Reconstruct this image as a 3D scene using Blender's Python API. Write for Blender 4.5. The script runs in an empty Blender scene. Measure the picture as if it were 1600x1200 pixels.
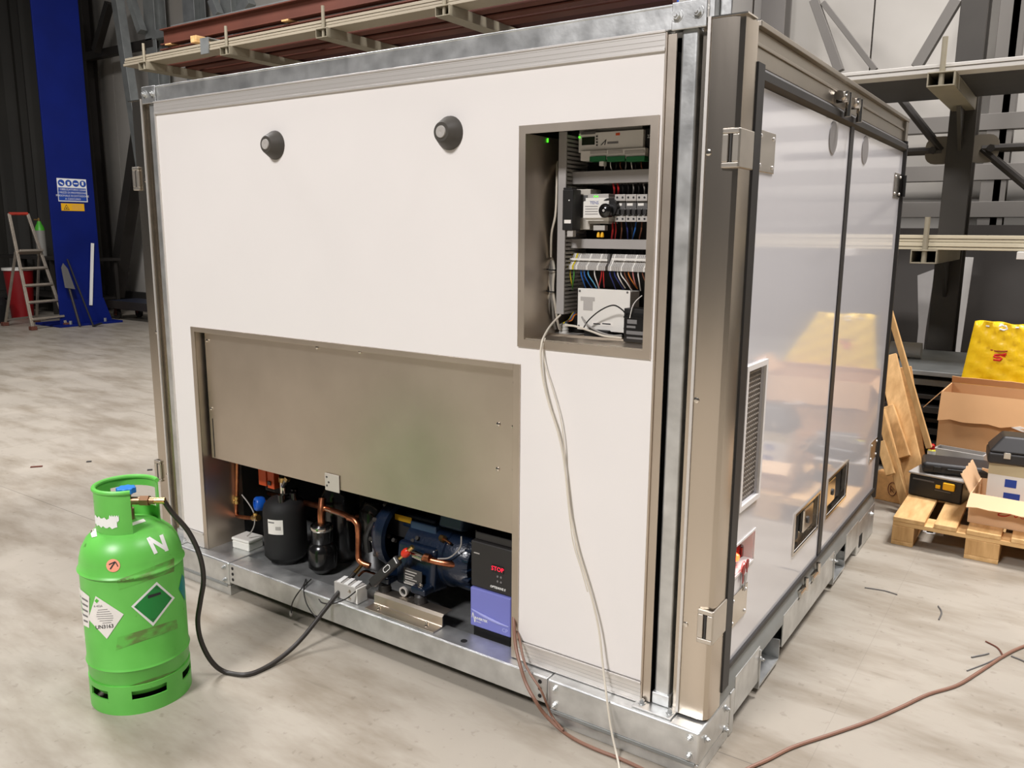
import bpy, bmesh, math, random
from mathutils import Vector, Matrix, Euler
random.seed(7)
SC = bpy.context.scene
COL = SC.collection
PI = math.pi

# ------------------------------------------------------------------ camera
FPX = 1282.18
CAM = Vector((0.0, 0.0, 1.55))
RW = Matrix(((0.82547171, -0.10885341, 0.5538478),
             (0.56440412, 0.1475939, -0.81219704),
             (0.00666586, 0.98303966, 0.1832719)))
cam_data = bpy.data.cameras.new('camera')
cam_data.sensor_fit = 'HORIZONTAL'
cam_data.sensor_width = 36.0
cam_data.lens = FPX * 36.0 / 1600.0
cam_data.clip_start = 0.05
cam_data.clip_end = 200
cam = bpy.data.objects.new('camera', cam_data)
cam.matrix_world = Matrix.Translation(CAM) @ RW.to_4x4()
COL.objects.link(cam)
SC.camera = cam

# ------------------------------------------------------------------ world, lamps, exposure
world = bpy.data.worlds.new('world')
SC.world = world
world.use_nodes = True
_bg = world.node_tree.nodes['Background']
_bg.inputs[0].default_value = (0.80, 0.80, 0.82, 1)
_bg.inputs[1].default_value = 0.07

def hall_lamp(x, y, z, sx, sy, power, col=(1.0, 0.968, 0.975)):
    d = bpy.data.lights.new('hall_lamp', 'AREA')
    d.shape = 'RECTANGLE'; d.size = sx; d.size_y = sy
    d.energy = power; d.color = col
    o = bpy.data.objects.new('hall_lamp', d)
    o.location = (x, y, z)
    COL.objects.link(o)
    return o
hall_lamp(-2.0, -5.5, 7.5, 2.0, 2.0, 1400)
hall_lamp(2.3, 2.4, 7.5, 2.0, 2.0, 330)
hall_lamp(1.2, 6.0, 8.2, 1.6, 1.6, 850)
hall_lamp(-7.0, 2.4, 7.5, 2.0, 2.0, 720)
SC.view_settings.view_transform = 'Standard'
SC.view_settings.look = 'None'
SC.view_settings.gamma = 1.0
SC.view_settings.use_curve_mapping = False
SC.view_settings.exposure = -0.08

# ------------------------------------------------------------------ helpers
def px(x, y, axis, val):
    """point on the real plane axis=val that shows at photo pixel x, y"""
    d = RW @ Vector((x - 800.0, -(y - 600.0), -FPX))
    t = (val - CAM[axis]) / d[axis]
    return CAM + t * d
def pxy(x, y, Y): return px(x, y, 1, Y)
def pxz(x, y, Z): return px(x, y, 2, Z)
def V(*a): return Vector(a)

class MB:
    def __init__(self): self.v = []; self.f = []
    def add(self, vs, fs):
        n = len(self.v); self.v += [Vector(q) for q in vs]; self.f += [tuple(i + n for i in q) for q in fs]; return self
    def bx(self, x0, x1, y0, y1, z0, z1):
        x0, x1 = min(x0, x1), max(x0, x1); y0, y1 = min(y0, y1), max(y0, y1); z0, z1 = min(z0, z1), max(z0, z1)
        return self.add([(x0,y0,z0),(x1,y0,z0),(x1,y1,z0),(x0,y1,z0),(x0,y0,z1),(x1,y0,z1),(x1,y1,z1),(x0,y1,z1)],
            [(0,3,2,1),(4,5,6,7),(0,1,5,4),(1,2,6,5),(2,3,7,6),(3,0,4,7)])
    def obox(self, c, sx, sy, sz, M=None):
        c = Vector(c); M = M or Matrix.Identity(3)
        vs = [c + M @ Vector((a*sx/2, b*sy/2, d*sz/2)) for d in (-1,1) for a, b in ((-1,-1),(1,-1),(1,1),(-1,1))]
        return self.add(vs, [(0,3,2,1),(4,5,6,7),(0,1,5,4),(1,2,6,5),(2,3,7,6),(3,0,4,7)])
    def beam(self, p0, p1, w, h, up=(0,0,1)):
        p0 = Vector(p0); p1 = Vector(p1); d = (p1-p0).normalized(); u = Vector(up)
        s = d.cross(u)
        if s.length < 1e-4: s = d.cross(Vector((0,1,0)))
        s.normalize(); u = s.cross(d).normalized()
        vs = [p + s*a*w/2 + u*b*h/2 for p in (p0,p1) for a,b in ((-1,-1),(1,-1),(1,1),(-1,1))]
        return self.add(vs, [(3,2,1,0),(4,5,6,7),(0,1,5,4),(1,2,6,5),(2,3,7,6),(3,0,4,7)])
    def cyl(self, p0, p1, r0, r1=None, n=16, caps=True):
        if r1 is None: r1 = r0
        p0 = Vector(p0); p1 = Vector(p1); d = (p1-p0).normalized()
        a = d.orthogonal().normalized(); b = d.cross(a)
        vs = []
        for p, r in ((p0,r0),(p1,r1)):
            vs += [p + (a*math.cos(2*PI*i/n) + b*math.sin(2*PI*i/n))*r for i in range(n)]
        fs = [(i,(i+1)%n,n+(i+1)%n,n+i) for i in range(n)]
        if caps: fs += [tuple(reversed(range(n))), tuple(range(n,2*n))]
        return self.add(vs, fs)
    def lathe(self, prof, c=(0,0,0), axis=(0,0,1), n=32, a0=0.0, a1=2*PI, ref=None):
        c = Vector(c); d = Vector(axis).normalized()
        a = Vector(ref) if ref is not None else d.orthogonal()
        a = (a - d*a.dot(d)).normalized(); b = d.cross(a)
        full = abs(a1-a0-2*PI) < 1e-6; m = n if full else n+1
        vs = []
        for r, z in prof:
            for i in range(m):
                t = a0 + (a1-a0)*i/n
                vs.append(c + d*z + (a*math.cos(t) + b*math.sin(t))*max(r,1e-5))
        fs = []
        for k in range(len(prof)-1):
            for i in range(n):
                j = (i+1) % m
                fs.append((k*m+i, k*m+j, (k+1)*m+j, (k+1)*m+i))
        return self.add(vs, fs)
    def tube(self, pts, r, n=8, caps=True):
        pts = [Vector(p) for p in pts]; rs = r if isinstance(r,(list,tuple)) else [r]*len(pts)
        t0 = (pts[1]-pts[0]).normalized(); a = t0.orthogonal().normalized()
        vs = []
        for i, p in enumerate(pts):
            t = (pts[min(i+1,len(pts)-1)] - pts[max(i-1,0)]).normalized()
            a = (a - t*a.dot(t)); a = a.normalized() if a.length > 1e-6 else t.orthogonal().normalized()
            b = t.cross(a)
            vs += [p + (a*math.cos(2*PI*k/n) + b*math.sin(2*PI*k/n))*rs[i] for k in range(n)]
        fs = [(i*n+k, i*n+(k+1)%n, (i+1)*n+(k+1)%n, (i+1)*n+k) for i in range(len(pts)-1) for k in range(n)]
        if caps: fs += [tuple(reversed(range(n))), tuple(range((len(pts)-1)*n, len(pts)*n))]
        return self.add(vs, fs)
    def prism(self, poly, o, u, w, d):
        """polygon (a,b) on origin o with axes u,w swept along d"""
        o = Vector(o); u = Vector(u); w = Vector(w); d = Vector(d); n = len(poly)
        lo = [o + u*a + w*b for a, b in poly]; hi = [q + d for q in lo]
        flip = u.cross(w).dot(d) < 0
        fs = [tuple(reversed(range(n))), tuple(range(n,2*n))] + [(i,(i+1)%n,n+(i+1)%n,n+i) for i in range(n)]
        if flip: fs = [tuple(reversed(q)) for q in fs]
        return self.add(lo+hi, fs)
    def sheet(self, prof, o, u, w, d, t):
        """open polyline (a,b) thickened by t and swept along d: bent sheet metal"""
        n = len(prof); off = []
        for i in range(n):
            a = Vector(prof[max(i-1,0)]); b = Vector(prof[min(i+1,n-1)]); c = Vector(prof[i])
            e = (b-a).normalized(); nr = Vector((-e.y, e.x))
            off.append(c + nr*t)
        o = Vector(o); u = Vector(u); w = Vector(w); d = Vector(d)
        pts = [tuple(q) for q in prof] + [tuple(q) for q in reversed(off)]
        for i in range(n-1):
            quad = [prof[i], prof[i+1], tuple(off[i+1]), tuple(off[i])]
            self.prism(quad, o, u, w, d)
        return self

def spline(pts, per=8):
    pts = [Vector(p) for p in pts]; out = []
    P = [pts[0]*2-pts[1]] + pts + [pts[-1]*2-pts[-2]]
    for i in range(1, len(P)-2):
        for k in range(per):
            t = k/per
            out.append(0.5*((2*P[i]) + (P[i+1]-P[i-1])*t + (2*P[i-1]-5*P[i]+4*P[i+1]-P[i+2])*t*t + (3*P[i]-P[i-1]-3*P[i+1]+P[i+2])*t**3))
    out.append(pts[-1]); return out
def rrect(w, h, r, n=4, cx=0, cy=0):
    out = []
    for sx, sy, a in ((1,1,0),(-1,1,90),(-1,-1,180),(1,-1,270)):
        for k in range(n+1):
            t = math.radians(a + 90*k/n)
            out.append((cx+sx*(w/2-r)+r*math.cos(t), cy+sy*(h/2-r)+r*math.sin(t)))
    return out
def rotz(a): return Matrix.Rotation(a, 3, 'Z')

def finish(me, smooth, ang=35):
    bm = bmesh.new(); bm.from_mesh(me)
    bmesh.ops.recalc_face_normals(bm, faces=bm.faces)
    bm.to_mesh(me); bm.free()
    if smooth:
        me.shade_smooth(); me.set_sharp_from_angle(angle=math.radians(ang))
def obj(name, mb, m, parent=None, bevel=0.0, smooth=True, label=None, kind=None, seg=2, ang=35):
    me = bpy.data.meshes.new(name)
    me.from_pydata([tuple(q) for q in mb.v], [], mb.f)
    finish(me, smooth, ang)
    me.materials.append(m)
    o = bpy.data.objects.new(name, me); COL.objects.link(o)
    if parent is not None:
        o.parent = parent; o.matrix_parent_inverse = root_inv(parent)
    if bevel > 0:
        b = o.modifiers.new('bevel', 'BEVEL'); b.width = bevel; b.segments = seg; b.limit_method = 'ANGLE'; b.angle_limit = math.radians(40)
        b.harden_normals = True; me.shade_smooth()
    if label: o['label'] = label
    if kind: o['kind'] = kind
    return o
def root_inv(p):
    m = p.matrix_basis.copy()
    if p.parent is not None: m = p.parent.matrix_basis @ p.matrix_parent_inverse @ m
    return m.inverted()
def thing(name, label, cat, loc=(0,0,0), group=None):
    o = bpy.data.objects.new(name, None); COL.objects.link(o)
    o.empty_display_size = 0.05
    o.location = Vector(loc); o['label'] = label; o['category'] = cat
    if group: o['group'] = group
    return o
def tag(o, label, cat, group=None):
    o['label'] = label; o['category'] = cat
    if group: o['group'] = group
    return o
def struct(name, mb, m, parent=None, label=None, **k):
    o = obj(name, mb, m, parent, **k)
    if parent is None:
        o['kind'] = 'structure'
    if label: o['label'] = label
    return o
def text_mesh(s, size, o, u, w, n=None, thick=0.0006, align='CENTER', shear=0.0, bold=0.0):
    """flat lettering as an MB; o = centre, u = reading direction, w = up"""
    c = bpy.data.curves.new('t', 'FONT'); c.body = s; c.size = size; c.align_x = align; c.align_y = 'CENTER'; c.shear = shear
    c.resolution_u = 2; c.offset = bold
    t = bpy.data.objects.new('t', c); COL.objects.link(t)
    dg = bpy.context.evaluated_depsgraph_get()
    me = bpy.data.meshes.new_from_object(t.evaluated_get(dg))
    o = Vector(o); u = Vector(u).normalized(); w = Vector(w).normalized()
    mb = MB(); mb.add([o + u*q.co.x + w*q.co.y for q in me.vertices], [tuple(p.vertices) for p in me.polygons])
    bpy.data.objects.remove(t); bpy.data.curves.remove(c); bpy.data.meshes.remove(me)
    return mb

# ------------------------------------------------------------------ materials
def srgb(r, g, b):
    def l(c):
        c /= 255.0
        return c/12.92 if c <= 0.04045 else ((c+0.055)/1.055)**2.4
    return (l(r), l(g), l(b), 1)
def mat(name, col, rough=0.5, metal=0.0, var=0.0, scale=8.0, bump=0.0, bscale=40.0, stretch=(1,1,1), coat=0.0, rvar=0.0, emit=None, estr=1.0, col2=None, spec=0.5, trans=0.0, detail=4.0):
    m = bpy.data.materials.new(name); m.use_nodes = True
    nt = m.node_tree; b = nt.nodes['Principled BSDF']
    b.inputs['Base Color'].default_value = col
    b.inputs['Roughness'].default_value = rough
    b.inputs['Metallic'].default_value = metal
    b.inputs['Specular IOR Level'].default_value = spec
    b.inputs['Coat Weight'].default_value = coat
    b.inputs['Coat Roughness'].default_value = 0.05
    if trans: b.inputs['Transmission Weight'].default_value = trans
    if emit:
        b.inputs['Emission Color'].default_value = emit; b.inputs['Emission Strength'].default_value = estr
    tc = nt.nodes.new('ShaderNodeTexCoord'); mp = nt.nodes.new('ShaderNodeMapping')
    mp.inputs['Scale'].default_value = stretch
    nt.links.new(tc.outputs['Object'], mp.inputs['Vector'])
    if var > 0 or col2 is not None or rvar > 0:
        n = nt.nodes.new('ShaderNodeTexNoise'); n.inputs['Scale'].default_value = scale; n.inputs['Detail'].default_value = detail
        nt.links.new(mp.outputs['Vector'], n.inputs['Vector'])
        r = nt.nodes.new('ShaderNodeValToRGB')
        r.color_ramp.elements[0].position = 0.3; r.color_ramp.elements[1].position = 0.7
        c2 = col2 if col2 is not None else col
        r.color_ramp.elements[0].color = tuple(max(0, c*(1-var)) for c in c2[:3]) + (1,)
        r.color_ramp.elements[1].color = tuple(min(1, c*(1+var)) for c in col[:3]) + (1,)
        nt.links.new(n.outputs['Fac'], r.inputs['Fac'])
        nt.links.new(r.outputs['Color'], b.inputs['Base Color'])
        if rvar > 0:
            mr = nt.nodes.new('ShaderNodeMapRange')
            mr.inputs['To Min'].default_value = max(0.02, rough-rvar); mr.inputs['To Max'].default_value = min(1, rough+rvar)
            nt.links.new(n.outputs['Fac'], mr.inputs['Value']); nt.links.new(mr.outputs['Result'], b.inputs['Roughness'])
    if bump > 0:
        n2 = nt.nodes.new('ShaderNodeTexNoise'); n2.inputs['Scale'].default_value = bscale; n2.inputs['Detail'].default_value = 3
        nt.links.new(mp.outputs['Vector'], n2.inputs['Vector'])
        bp = nt.nodes.new('ShaderNodeBump'); bp.inputs['Strength'].default_value = bump; bp.inputs['Distance'].default_value = 0.01
        nt.links.new(n2.outputs['Fac'], bp.inputs['Height']); nt.links.new(bp.outputs['Normal'], b.inputs['Normal'])
    return m

M = {}
M['white_panel'] = mat('white_panel', srgb(236,232,228), 0.42, var=0.012, scale=3, bump=0.03, bscale=300)
M['white_door'] = mat('white_door', srgb(232,230,232), 0.09, var=0.01, scale=2, coat=0.6, spec=0.7)
M['stainless'] = mat('stainless', (0.60,0.535,0.455,1), 0.26, 1.0, var=0.07, scale=4, bump=0.02, bscale=60, stretch=(1,1,0.15), rvar=0.06)
M['stainless_h'] = mat('stainless_h', (0.62,0.545,0.46,1), 0.40, 1.0, var=0.08, scale=3.5, bump=0.02, bscale=60, stretch=(1,1,1), rvar=0.07)
M['stainless_dark_reflect'] = mat('stainless_dark_reflect', (0.40,0.36,0.305,1), 0.36, 1.0, var=0.08, scale=3.5, bump=0.02, bscale=60, rvar=0.06)  # darker copy of stainless: the header's dark reflections are put into its colour
M['hinge_steel'] = mat('hinge_steel', (0.60,0.55,0.48,1), 0.32, 0.8, var=0.05, scale=20)
M['stainless_bright'] = mat('stainless_bright', (0.72,0.67,0.60,1), 0.18, 1.0, var=0.04, scale=20)
M['galv'] = mat('galv', (0.66,0.67,0.66,1), 0.38, 0.85, var=0.16, scale=14, bump=0.05, bscale=50, rvar=0.1)
M['galv_dull'] = mat('galv_dull', (0.33,0.345,0.335,1), 0.55, 0.6, var=0.12, scale=6, rvar=0.08)
M['alu'] = mat('alu', (0.74,0.71,0.67,1), 0.42, 0.55, var=0.03, scale=60, stretch=(0.03,1,1), bump=0.02, bscale=120)
M['rubber'] = mat('rubber', srgb(44,42,41), 0.5, var=0.15, scale=9)
M['black_plastic'] = mat('black_plastic', srgb(30,29,28), 0.42, var=0.1, scale=20)
M['matte_black'] = mat('matte_black', srgb(20,19,19), 0.7, var=0.15, scale=12)
M['gloss_black'] = mat('gloss_black', srgb(17,16,16), 0.22, coat=0.4, var=0.1, scale=12)
M['grey_knob'] = mat('grey_knob', srgb(70,66,60), 0.55, var=0.06, scale=30)
M['grey_disc'] = mat('grey_disc', srgb(138,134,132), 0.4)
M['copper'] = mat('copper', (0.62,0.24,0.12,1), 0.32, 1.0, var=0.3, scale=18, col2=(0.33,0.10,0.05,1))
M['brass'] = mat('brass', (0.72,0.47,0.18,1), 0.28, 1.0, var=0.1, scale=30)
M['dark_blue_paint'] = mat('dark_blue_paint', srgb(14,27,46), 0.3, coat=0.25, var=0.2, scale=10, bump=0.15, bscale=90)
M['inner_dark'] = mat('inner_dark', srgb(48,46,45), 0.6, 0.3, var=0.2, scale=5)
M['red_plastic'] = mat('red_plastic', srgb(190,30,22), 0.35)
M['orange_plastic'] = mat('orange_plastic', srgb(214,84,36), 0.4)
M['blue_plastic'] = mat('blue_plastic', srgb(14,84,180), 0.35)
M['purple'] = mat('purple', srgb(120,124,196), 0.5, var=0.02, scale=10)
M['charcoal'] = mat('charcoal', srgb(40,38,37), 0.5, var=0.06, scale=12)
M['off_white'] = mat('off_white', srgb(225,222,214), 0.5, var=0.02, scale=12)
M['light_grey'] = mat('light_grey', srgb(176,172,166), 0.5, var=0.03, scale=14)
M['duct_grey'] = mat('duct_grey', srgb(158,154,150), 0.55, var=0.03, scale=14)
M['mid_grey'] = mat('mid_grey', srgb(96,94,92), 0.5, var=0.05, scale=14)
M['dark_grey'] = mat('dark_grey', srgb(62,60,58), 0.55, var=0.1, scale=6)
M['pcb_green'] = mat('pcb_green', srgb(30,110,62), 0.45, var=0.1, scale=40)
M['paper'] = mat('paper', srgb(232,228,220), 0.7, var=0.04, scale=30)
M['ink'] = mat('ink', srgb(38,38,40), 0.7)
M['ink_grey'] = mat('ink_grey', srgb(120,118,116), 0.7)
M['ink_blue'] = mat('ink_blue', srgb(30,64,150), 0.6)
M['ink_white'] = mat('ink_white', srgb(236,236,232), 0.6)
M['ink_red'] = mat('ink_red', srgb(205,40,28), 0.6)
M['led_green'] = mat('led_green', srgb(60,220,40), 0.4, emit=srgb(90,255,50), estr=1.6)
M['led_red'] = mat('led_red', srgb(220,20,40), 0.4, emit=srgb(255,20,60), estr=2.2)
M['lamp_red'] = mat('lamp_red', srgb(255,60,30), 0.3, emit=srgb(255,70,30), estr=9)
M['screen'] = mat('screen', srgb(28,38,22), 0.25)
M['cable_white'] = mat('cable_white', srgb(214,206,190), 0.5, var=0.05, scale=30)
M['cable_grey'] = mat('cable_grey', srgb(150,146,140), 0.5)
M['cable_black'] = mat('cable_black', srgb(32,30,28), 0.5)
M['cable_brown'] = mat('cable_brown', srgb(130,94,76), 0.5, var=0.08, scale=5)
for _n, _c in dict(w_red=(176,34,34), w_blue=(36,96,170), w_dblue=(40,50,110), w_yellow=(206,186,40), w_green=(70,140,60), w_brown=(110,66,44), w_white=(220,216,208), w_grey=(140,136,130), w_black=(34,32,32), w_pink=(190,120,116), w_lblue=(90,160,200), w_orange=(190,110,40)).items():
    M[_n] = mat(_n, srgb(*_c), 0.5)
M['wood'] = mat('wood', srgb(228,188,130), 0.65, var=0.07, scale=5, stretch=(1,6,6), col2=srgb(208,162,102), bump=0.08, bscale=40)
M['wood_y'] = mat('wood_y', srgb(230,190,132), 0.65, var=0.07, scale=5, stretch=(6,1,6), col2=srgb(210,164,104), bump=0.08, bscale=40)
M['wood_z'] = mat('wood_z', srgb(224,182,124), 0.65, var=0.07, scale=5, stretch=(6,6,1), col2=srgb(200,154,96), bump=0.08, bscale=40)
M['chipboard'] = mat('chipboard', srgb(214,164,104), 0.75, var=0.12, scale=40)
M['card'] = mat('card', srgb(226,188,146), 0.75, var=0.04, scale=4, bump=0.04, bscale=30)
M['card_dark'] = mat('card_dark', srgb(204,158,110), 0.75, var=0.05, scale=4)
M['rust'] = mat('rust', srgb(96,52,38), 0.7, var=0.15, scale=2)
M['blue_steel'] = mat('blue_steel', srgb(6,26,104), 0.6, var=0.10, scale=2.5, spec=0.2)
M['bag_yellow'] = mat('bag_yellow', srgb(238,196,14), 0.35, var=0.05, scale=6, bump=0.5, bscale=14)
M['beige_steel'] = mat('beige_steel', srgb(196,190,178), 0.5, 0.2, var=0.05, scale=3)
M['dark_steel'] = mat('dark_steel', srgb(58,54,50), 0.5, 0.4, var=0.15, scale=2)
M['ladder_alu'] = mat('ladder_alu', srgb(168,158,144), 0.4, 0.6, var=0.12, scale=10)
M['yellow_plastic'] = mat('yellow_plastic', srgb(236,178,20), 0.45)
M['green_paint_plain'] = mat('green_paint_plain', srgb(84,186,56), 0.38, var=0.04, scale=6)
# ------------------------------------------------------------------ the hall
def floor_material():
    m = bpy.data.materials.new('concrete_floor'); m.use_nodes = True
    nt = m.node_tree; N = nt.nodes; L = nt.links; b = N['Principled BSDF']
    tc = N.new('ShaderNodeTexCoord')
    def noise(scale, detail, stretch=None, rough=0.55):
        n = N.new('ShaderNodeTexNoise'); n.inputs['Scale'].default_value = scale; n.inputs['Detail'].default_value = detail; n.inputs['Roughness'].default_value = rough
        if stretch:
            mp = N.new('ShaderNodeMapping'); mp.inputs['Scale'].default_value = stretch[:3]; mp.inputs['Rotation'].default_value = (0,0,stretch[3])
            L.new(tc.outputs['Object'], mp.inputs['Vector']); L.new(mp.outputs['Vector'], n.inputs['Vector'])
        else: L.new(tc.outputs['Object'], n.inputs['Vector'])
        return n
    def ramp(n, p0, c0, p1, c1):
        r = N.new('ShaderNodeValToRGB'); e = r.color_ramp.elements
        e[0].position = p0; e[0].color = c0; e[1].position = p1; e[1].color = c1
        L.new(n.outputs['Fac'], r.inputs['Fac']); return r
    def mul(a, c, fac=1.0):
        x = N.new('ShaderNodeMix'); x.data_type = 'RGBA'; x.blend_type = 'MULTIPLY'; x.inputs[0].default_value = fac
        L.new(a, x.inputs[6]); L.new(c, x.inputs[7]); return x.outputs[2]
    base = ramp(noise(0.7, 6, (1,1,1,0.3)), 0.3, srgb(166,158,145), 0.7, srgb(182,174,160))
    stain = ramp(noise(3.2, 5, (0.45,1.4,1,0.5), 0.62), 0.34, srgb(216,211,204), 0.56, srgb(255,255,255))
    pale = ramp(noise(1.3, 4, (1.5,0.7,1,-0.4)), 0.55, srgb(240,240,240), 0.75, srgb(255,255,255))
    speck = ramp(noise(26, 3), 0.30, srgb(176,170,162), 0.37, srgb(255,255,255))
    smear = ramp(noise(5.5, 3, (0.25,2.2,1,0.6)), 0.24, srgb(170,164,156), 0.34, srgb(255,255,255))
    col = mul(base.outputs['Color'], stain.outputs['Color']); col = mul(col, pale.outputs['Color'])
    col = mul(col, speck.outputs['Color'], 0.3); col = mul(col, smear.outputs['Color'], 0.55)
    # saw-cut joints
    sx = N.new('ShaderNodeSeparateXYZ'); L.new(tc.outputs['Object'], sx.inputs[0])
    def line(axis, pos, w):
        a = N.new('ShaderNodeMath'); a.operation = 'SUBTRACT'; L.new(sx.outputs[axis], a.inputs[0]); a.inputs[1].default_value = pos
        ab = N.new('ShaderNodeMath'); ab.operation = 'ABSOLUTE'; L.new(a.outputs[0], ab.inputs[0])
        lt = N.new('ShaderNodeMath'); lt.operation = 'LESS_THAN'; L.new(ab.outputs[0], lt.inputs[0]); lt.inputs[1].default_value = w
        return lt.outputs[0]
    for axis, pos, w, f in ((1, 2.213, 0.0018, 0.55), (0, -0.50, 0.0012, 0.16), (0, -6.2, 0.003, 0.25), (1, -2.2, 0.003, 0.4)):
        x = N.new('ShaderNodeMix'); x.data_type = 'RGBA'
        mm = N.new('ShaderNodeMath'); mm.operation = 'MULTIPLY'; L.new(line(axis, pos, w), mm.inputs[0]); mm.inputs[1].default_value = f
        L.new(mm.outputs[0], x.inputs[0]); L.new(col, x.inputs[6]); x.inputs[7].default_value = srgb(70,66,62); col = x.outputs[2]
    L.new(col, b.inputs['Base Color'])
    rr = N.new('ShaderNodeMapRange'); L.new(noise(2.0, 4).outputs['Fac'], rr.inputs['Value'])
    rr.inputs['To Min'].default_value = 0.32; rr.inputs['To Max'].default_value = 0.55; L.new(rr.outputs['Result'], b.inputs['Roughness'])
    b.inputs['Specular IOR Level'].default_value = 0.35
    bp = N.new('ShaderNodeBump'); bp.inputs['Strength'].default_value = 0.06; bp.inputs['Distance'].default_value = 0.004
    L.new(noise(60, 3).outputs['Fac'], bp.inputs['Height']); L.new(bp.outputs['Normal'], b.inputs['Normal'])
    return m
struct('floor', MB().bx(-26, 9, -7, 9.3, -0.12, 0), floor_material(), smooth=False, label='pale stained concrete hall floor with saw-cut joints')

M['wall'] = mat('wall', srgb(186,182,174), 0.75, var=0.07, scale=0.7, col2=srgb(170,165,156))
M['wall_seam'] = mat('wall_seam', srgb(150,147,140), 0.6)
wall = struct('wall_back', MB().bx(-26, 9, 9.06, 9.3, 0, 8.5), M['wall'], smooth=False, label='grey insulated panel wall of the hall')
k = 0
xx = -25.9
while xx < 8.9:                                    # the wall is made of upright panels
    obj('panel', MB().bx(xx, xx+1.185, 9.0, 9.06, 0.0, 8.5), M['wall'], wall, bevel=0.006, smooth=False); xx += 1.2
struct('baseboard_back', MB().bx(-26, 9, 8.90, 8.998, 0.0, 0.36), mat('plinth', srgb(46,44,42), 0.6, var=0.1, scale=2), bevel=0.01, label='dark plinth along the foot of the wall')

def steel_section(mb, x, y, z0, z1, w=0.2, d=0.2, t=0.014):
    mb.bx(x-w/2, x+w/2, y-d/2, y-d/2+t, z0, z1); mb.bx(x-w/2, x+w/2, y+d/2-t, y+d/2, z0, z1); mb.bx(x-t/2, x+t/2, y-d/2+t, y+d/2-t, z0, z1)
    return mb
def strut(name, p0, p1, w, m, parent, h=None): return obj(name, MB().beam(p0, p1, w, h or w), m, parent, bevel=0.004)

# wall framing seen left of and above the unit
M['frame_grey'] = mat('frame_grey', srgb(112,108,102), 0.6, 0.2, var=0.06, scale=2)
def wall_frame(label, posts, braces, rails, grp, mname='galv_dull'):
    cx = sum(p[0] for p in posts)/len(posts)
    t = thing('wall_framing', label, 'steel framing', (cx, 8.6, 0), grp)
    for x, w in posts: obj('post', steel_section(MB(), x, 8.72, 0, 8.2, w, 0.22), M[mname], t, bevel=0.004)
    for a, c, w in braces: strut('brace', a, c, w, M[mname], t)
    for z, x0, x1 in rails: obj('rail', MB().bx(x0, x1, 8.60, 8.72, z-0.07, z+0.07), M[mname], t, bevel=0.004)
    return t
Yb = 8.5
wall_frame('dull grey steel posts and diagonal brace on the wall beyond the blue column',
    [(pxy(153,300,8.7).x, 0.24)],
    [(pxy(222,190,Yb), pxy(181,462,Yb), 0.22), (pxy(171,5,Yb), pxy(150,80,Yb), 0.12)], [(pxy(170,80,8.6).z, -16.4, -13.2)], 'wall framing', 'dark_steel')
wall_frame('galvanised wall posts and diagonals rising behind the long rack of brown beams',
    [(pxy(240,20,8.7).x, 0.3), (pxy(302,20,8.7).x, 0.30), (pxy(360,10,8.7).x, 0.26)],
    [(pxy(181,-20,8.35), pxy(232,330,8.35), 0.15), (pxy(205,0,Yb), pxy(222,50,Yb), 0.12), (pxy(332,0,Yb), pxy(342,24,Yb), 0.12), (pxy(392,0,Yb), pxy(376,20,Yb), 0.14)], [(pxy(250,52,8.6).z, -13.4, -7)], 'wall framing')
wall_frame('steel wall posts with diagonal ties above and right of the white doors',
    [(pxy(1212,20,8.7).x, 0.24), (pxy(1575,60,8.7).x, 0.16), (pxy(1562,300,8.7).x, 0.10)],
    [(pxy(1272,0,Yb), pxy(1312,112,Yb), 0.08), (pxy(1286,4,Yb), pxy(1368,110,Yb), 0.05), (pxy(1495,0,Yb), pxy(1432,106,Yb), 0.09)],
    [(pxy(1430,r_,8.6).z, -3.6, 3.0) for r_ in (197,272,328)], 'wall framing', 'frame_grey')  # these rails are added to stand in for shadow bands on the wall

# tall dark folded sheeting hanging at the far end
mb = MB(); n = 90; x0, x1 = -24.5, -15.75
pts = [(x0+(x1-x0)*i/n, 8.55+0.14*math.sin(i*0.9)+0.07*math.sin(i*2.3)) for i in range(n+1)]
vs = [(x, y, z) for z in (0.05, 7.5) for x, y in pts]
mb.add(vs, [(i, i+1, n+2+i, n+1+i) for i in range(n)])
mb.add([(x, y+0.03, z) for x, y, z in vs], [(i+1, i, n+1+i, n+2+i) for i in range(n)])
tag(obj('hanging_sheeting', mb, mat('dark_sheeting', srgb(46,44,38), 0.7, var=0.3, scale=0.6)), 'tall dark folded sheeting hanging behind the step ladder', 'curtain')

# ------------------------------------------------------------------ blue column with safety signs
XC = -13.3                                    # broad face of the column looks along +x
def pxx(x, y): return px(x, y, 0, XC)
ya, yb = pxx(76,300).y, pxx(147,300).y
col = thing('steel_column', 'broad blue painted steel column carrying safety signs', 'column', (XC-0.2, (ya+yb)/2, 0))
ym = (ya+yb)/2
obj('flange', MB().bx(XC-0.03, XC, ya, yb, 0.035, 8.3), M['blue_steel'], col, bevel=0.006)
obj('flange', MB().bx(XC-0.5, XC-0.47, ya+0.42, yb, 0.035, 8.3), M['blue_steel'], col, bevel=0.006)
obj('web', MB().bx(XC-0.47, XC-0.03, ym-0.015, ym+0.015, 0.035, 8.3), M['blue_steel'], col)
obj('base_plate', MB().bx(XC-0.62, XC+0.16, ya-0.1, yb+0.22, 0, 0.035), M['blue_steel'], col, bevel=0.004)
obj('gusset', MB().prism([(ya-0.02,0.035),(yb+0.12,0.035),(yb,0.42),(ya,0.42)], (XC+0.001,0,0), (0,1,0), (0,0,1), (0.016,0,0)), M['blue_steel'], col, bevel=0.003)
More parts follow.
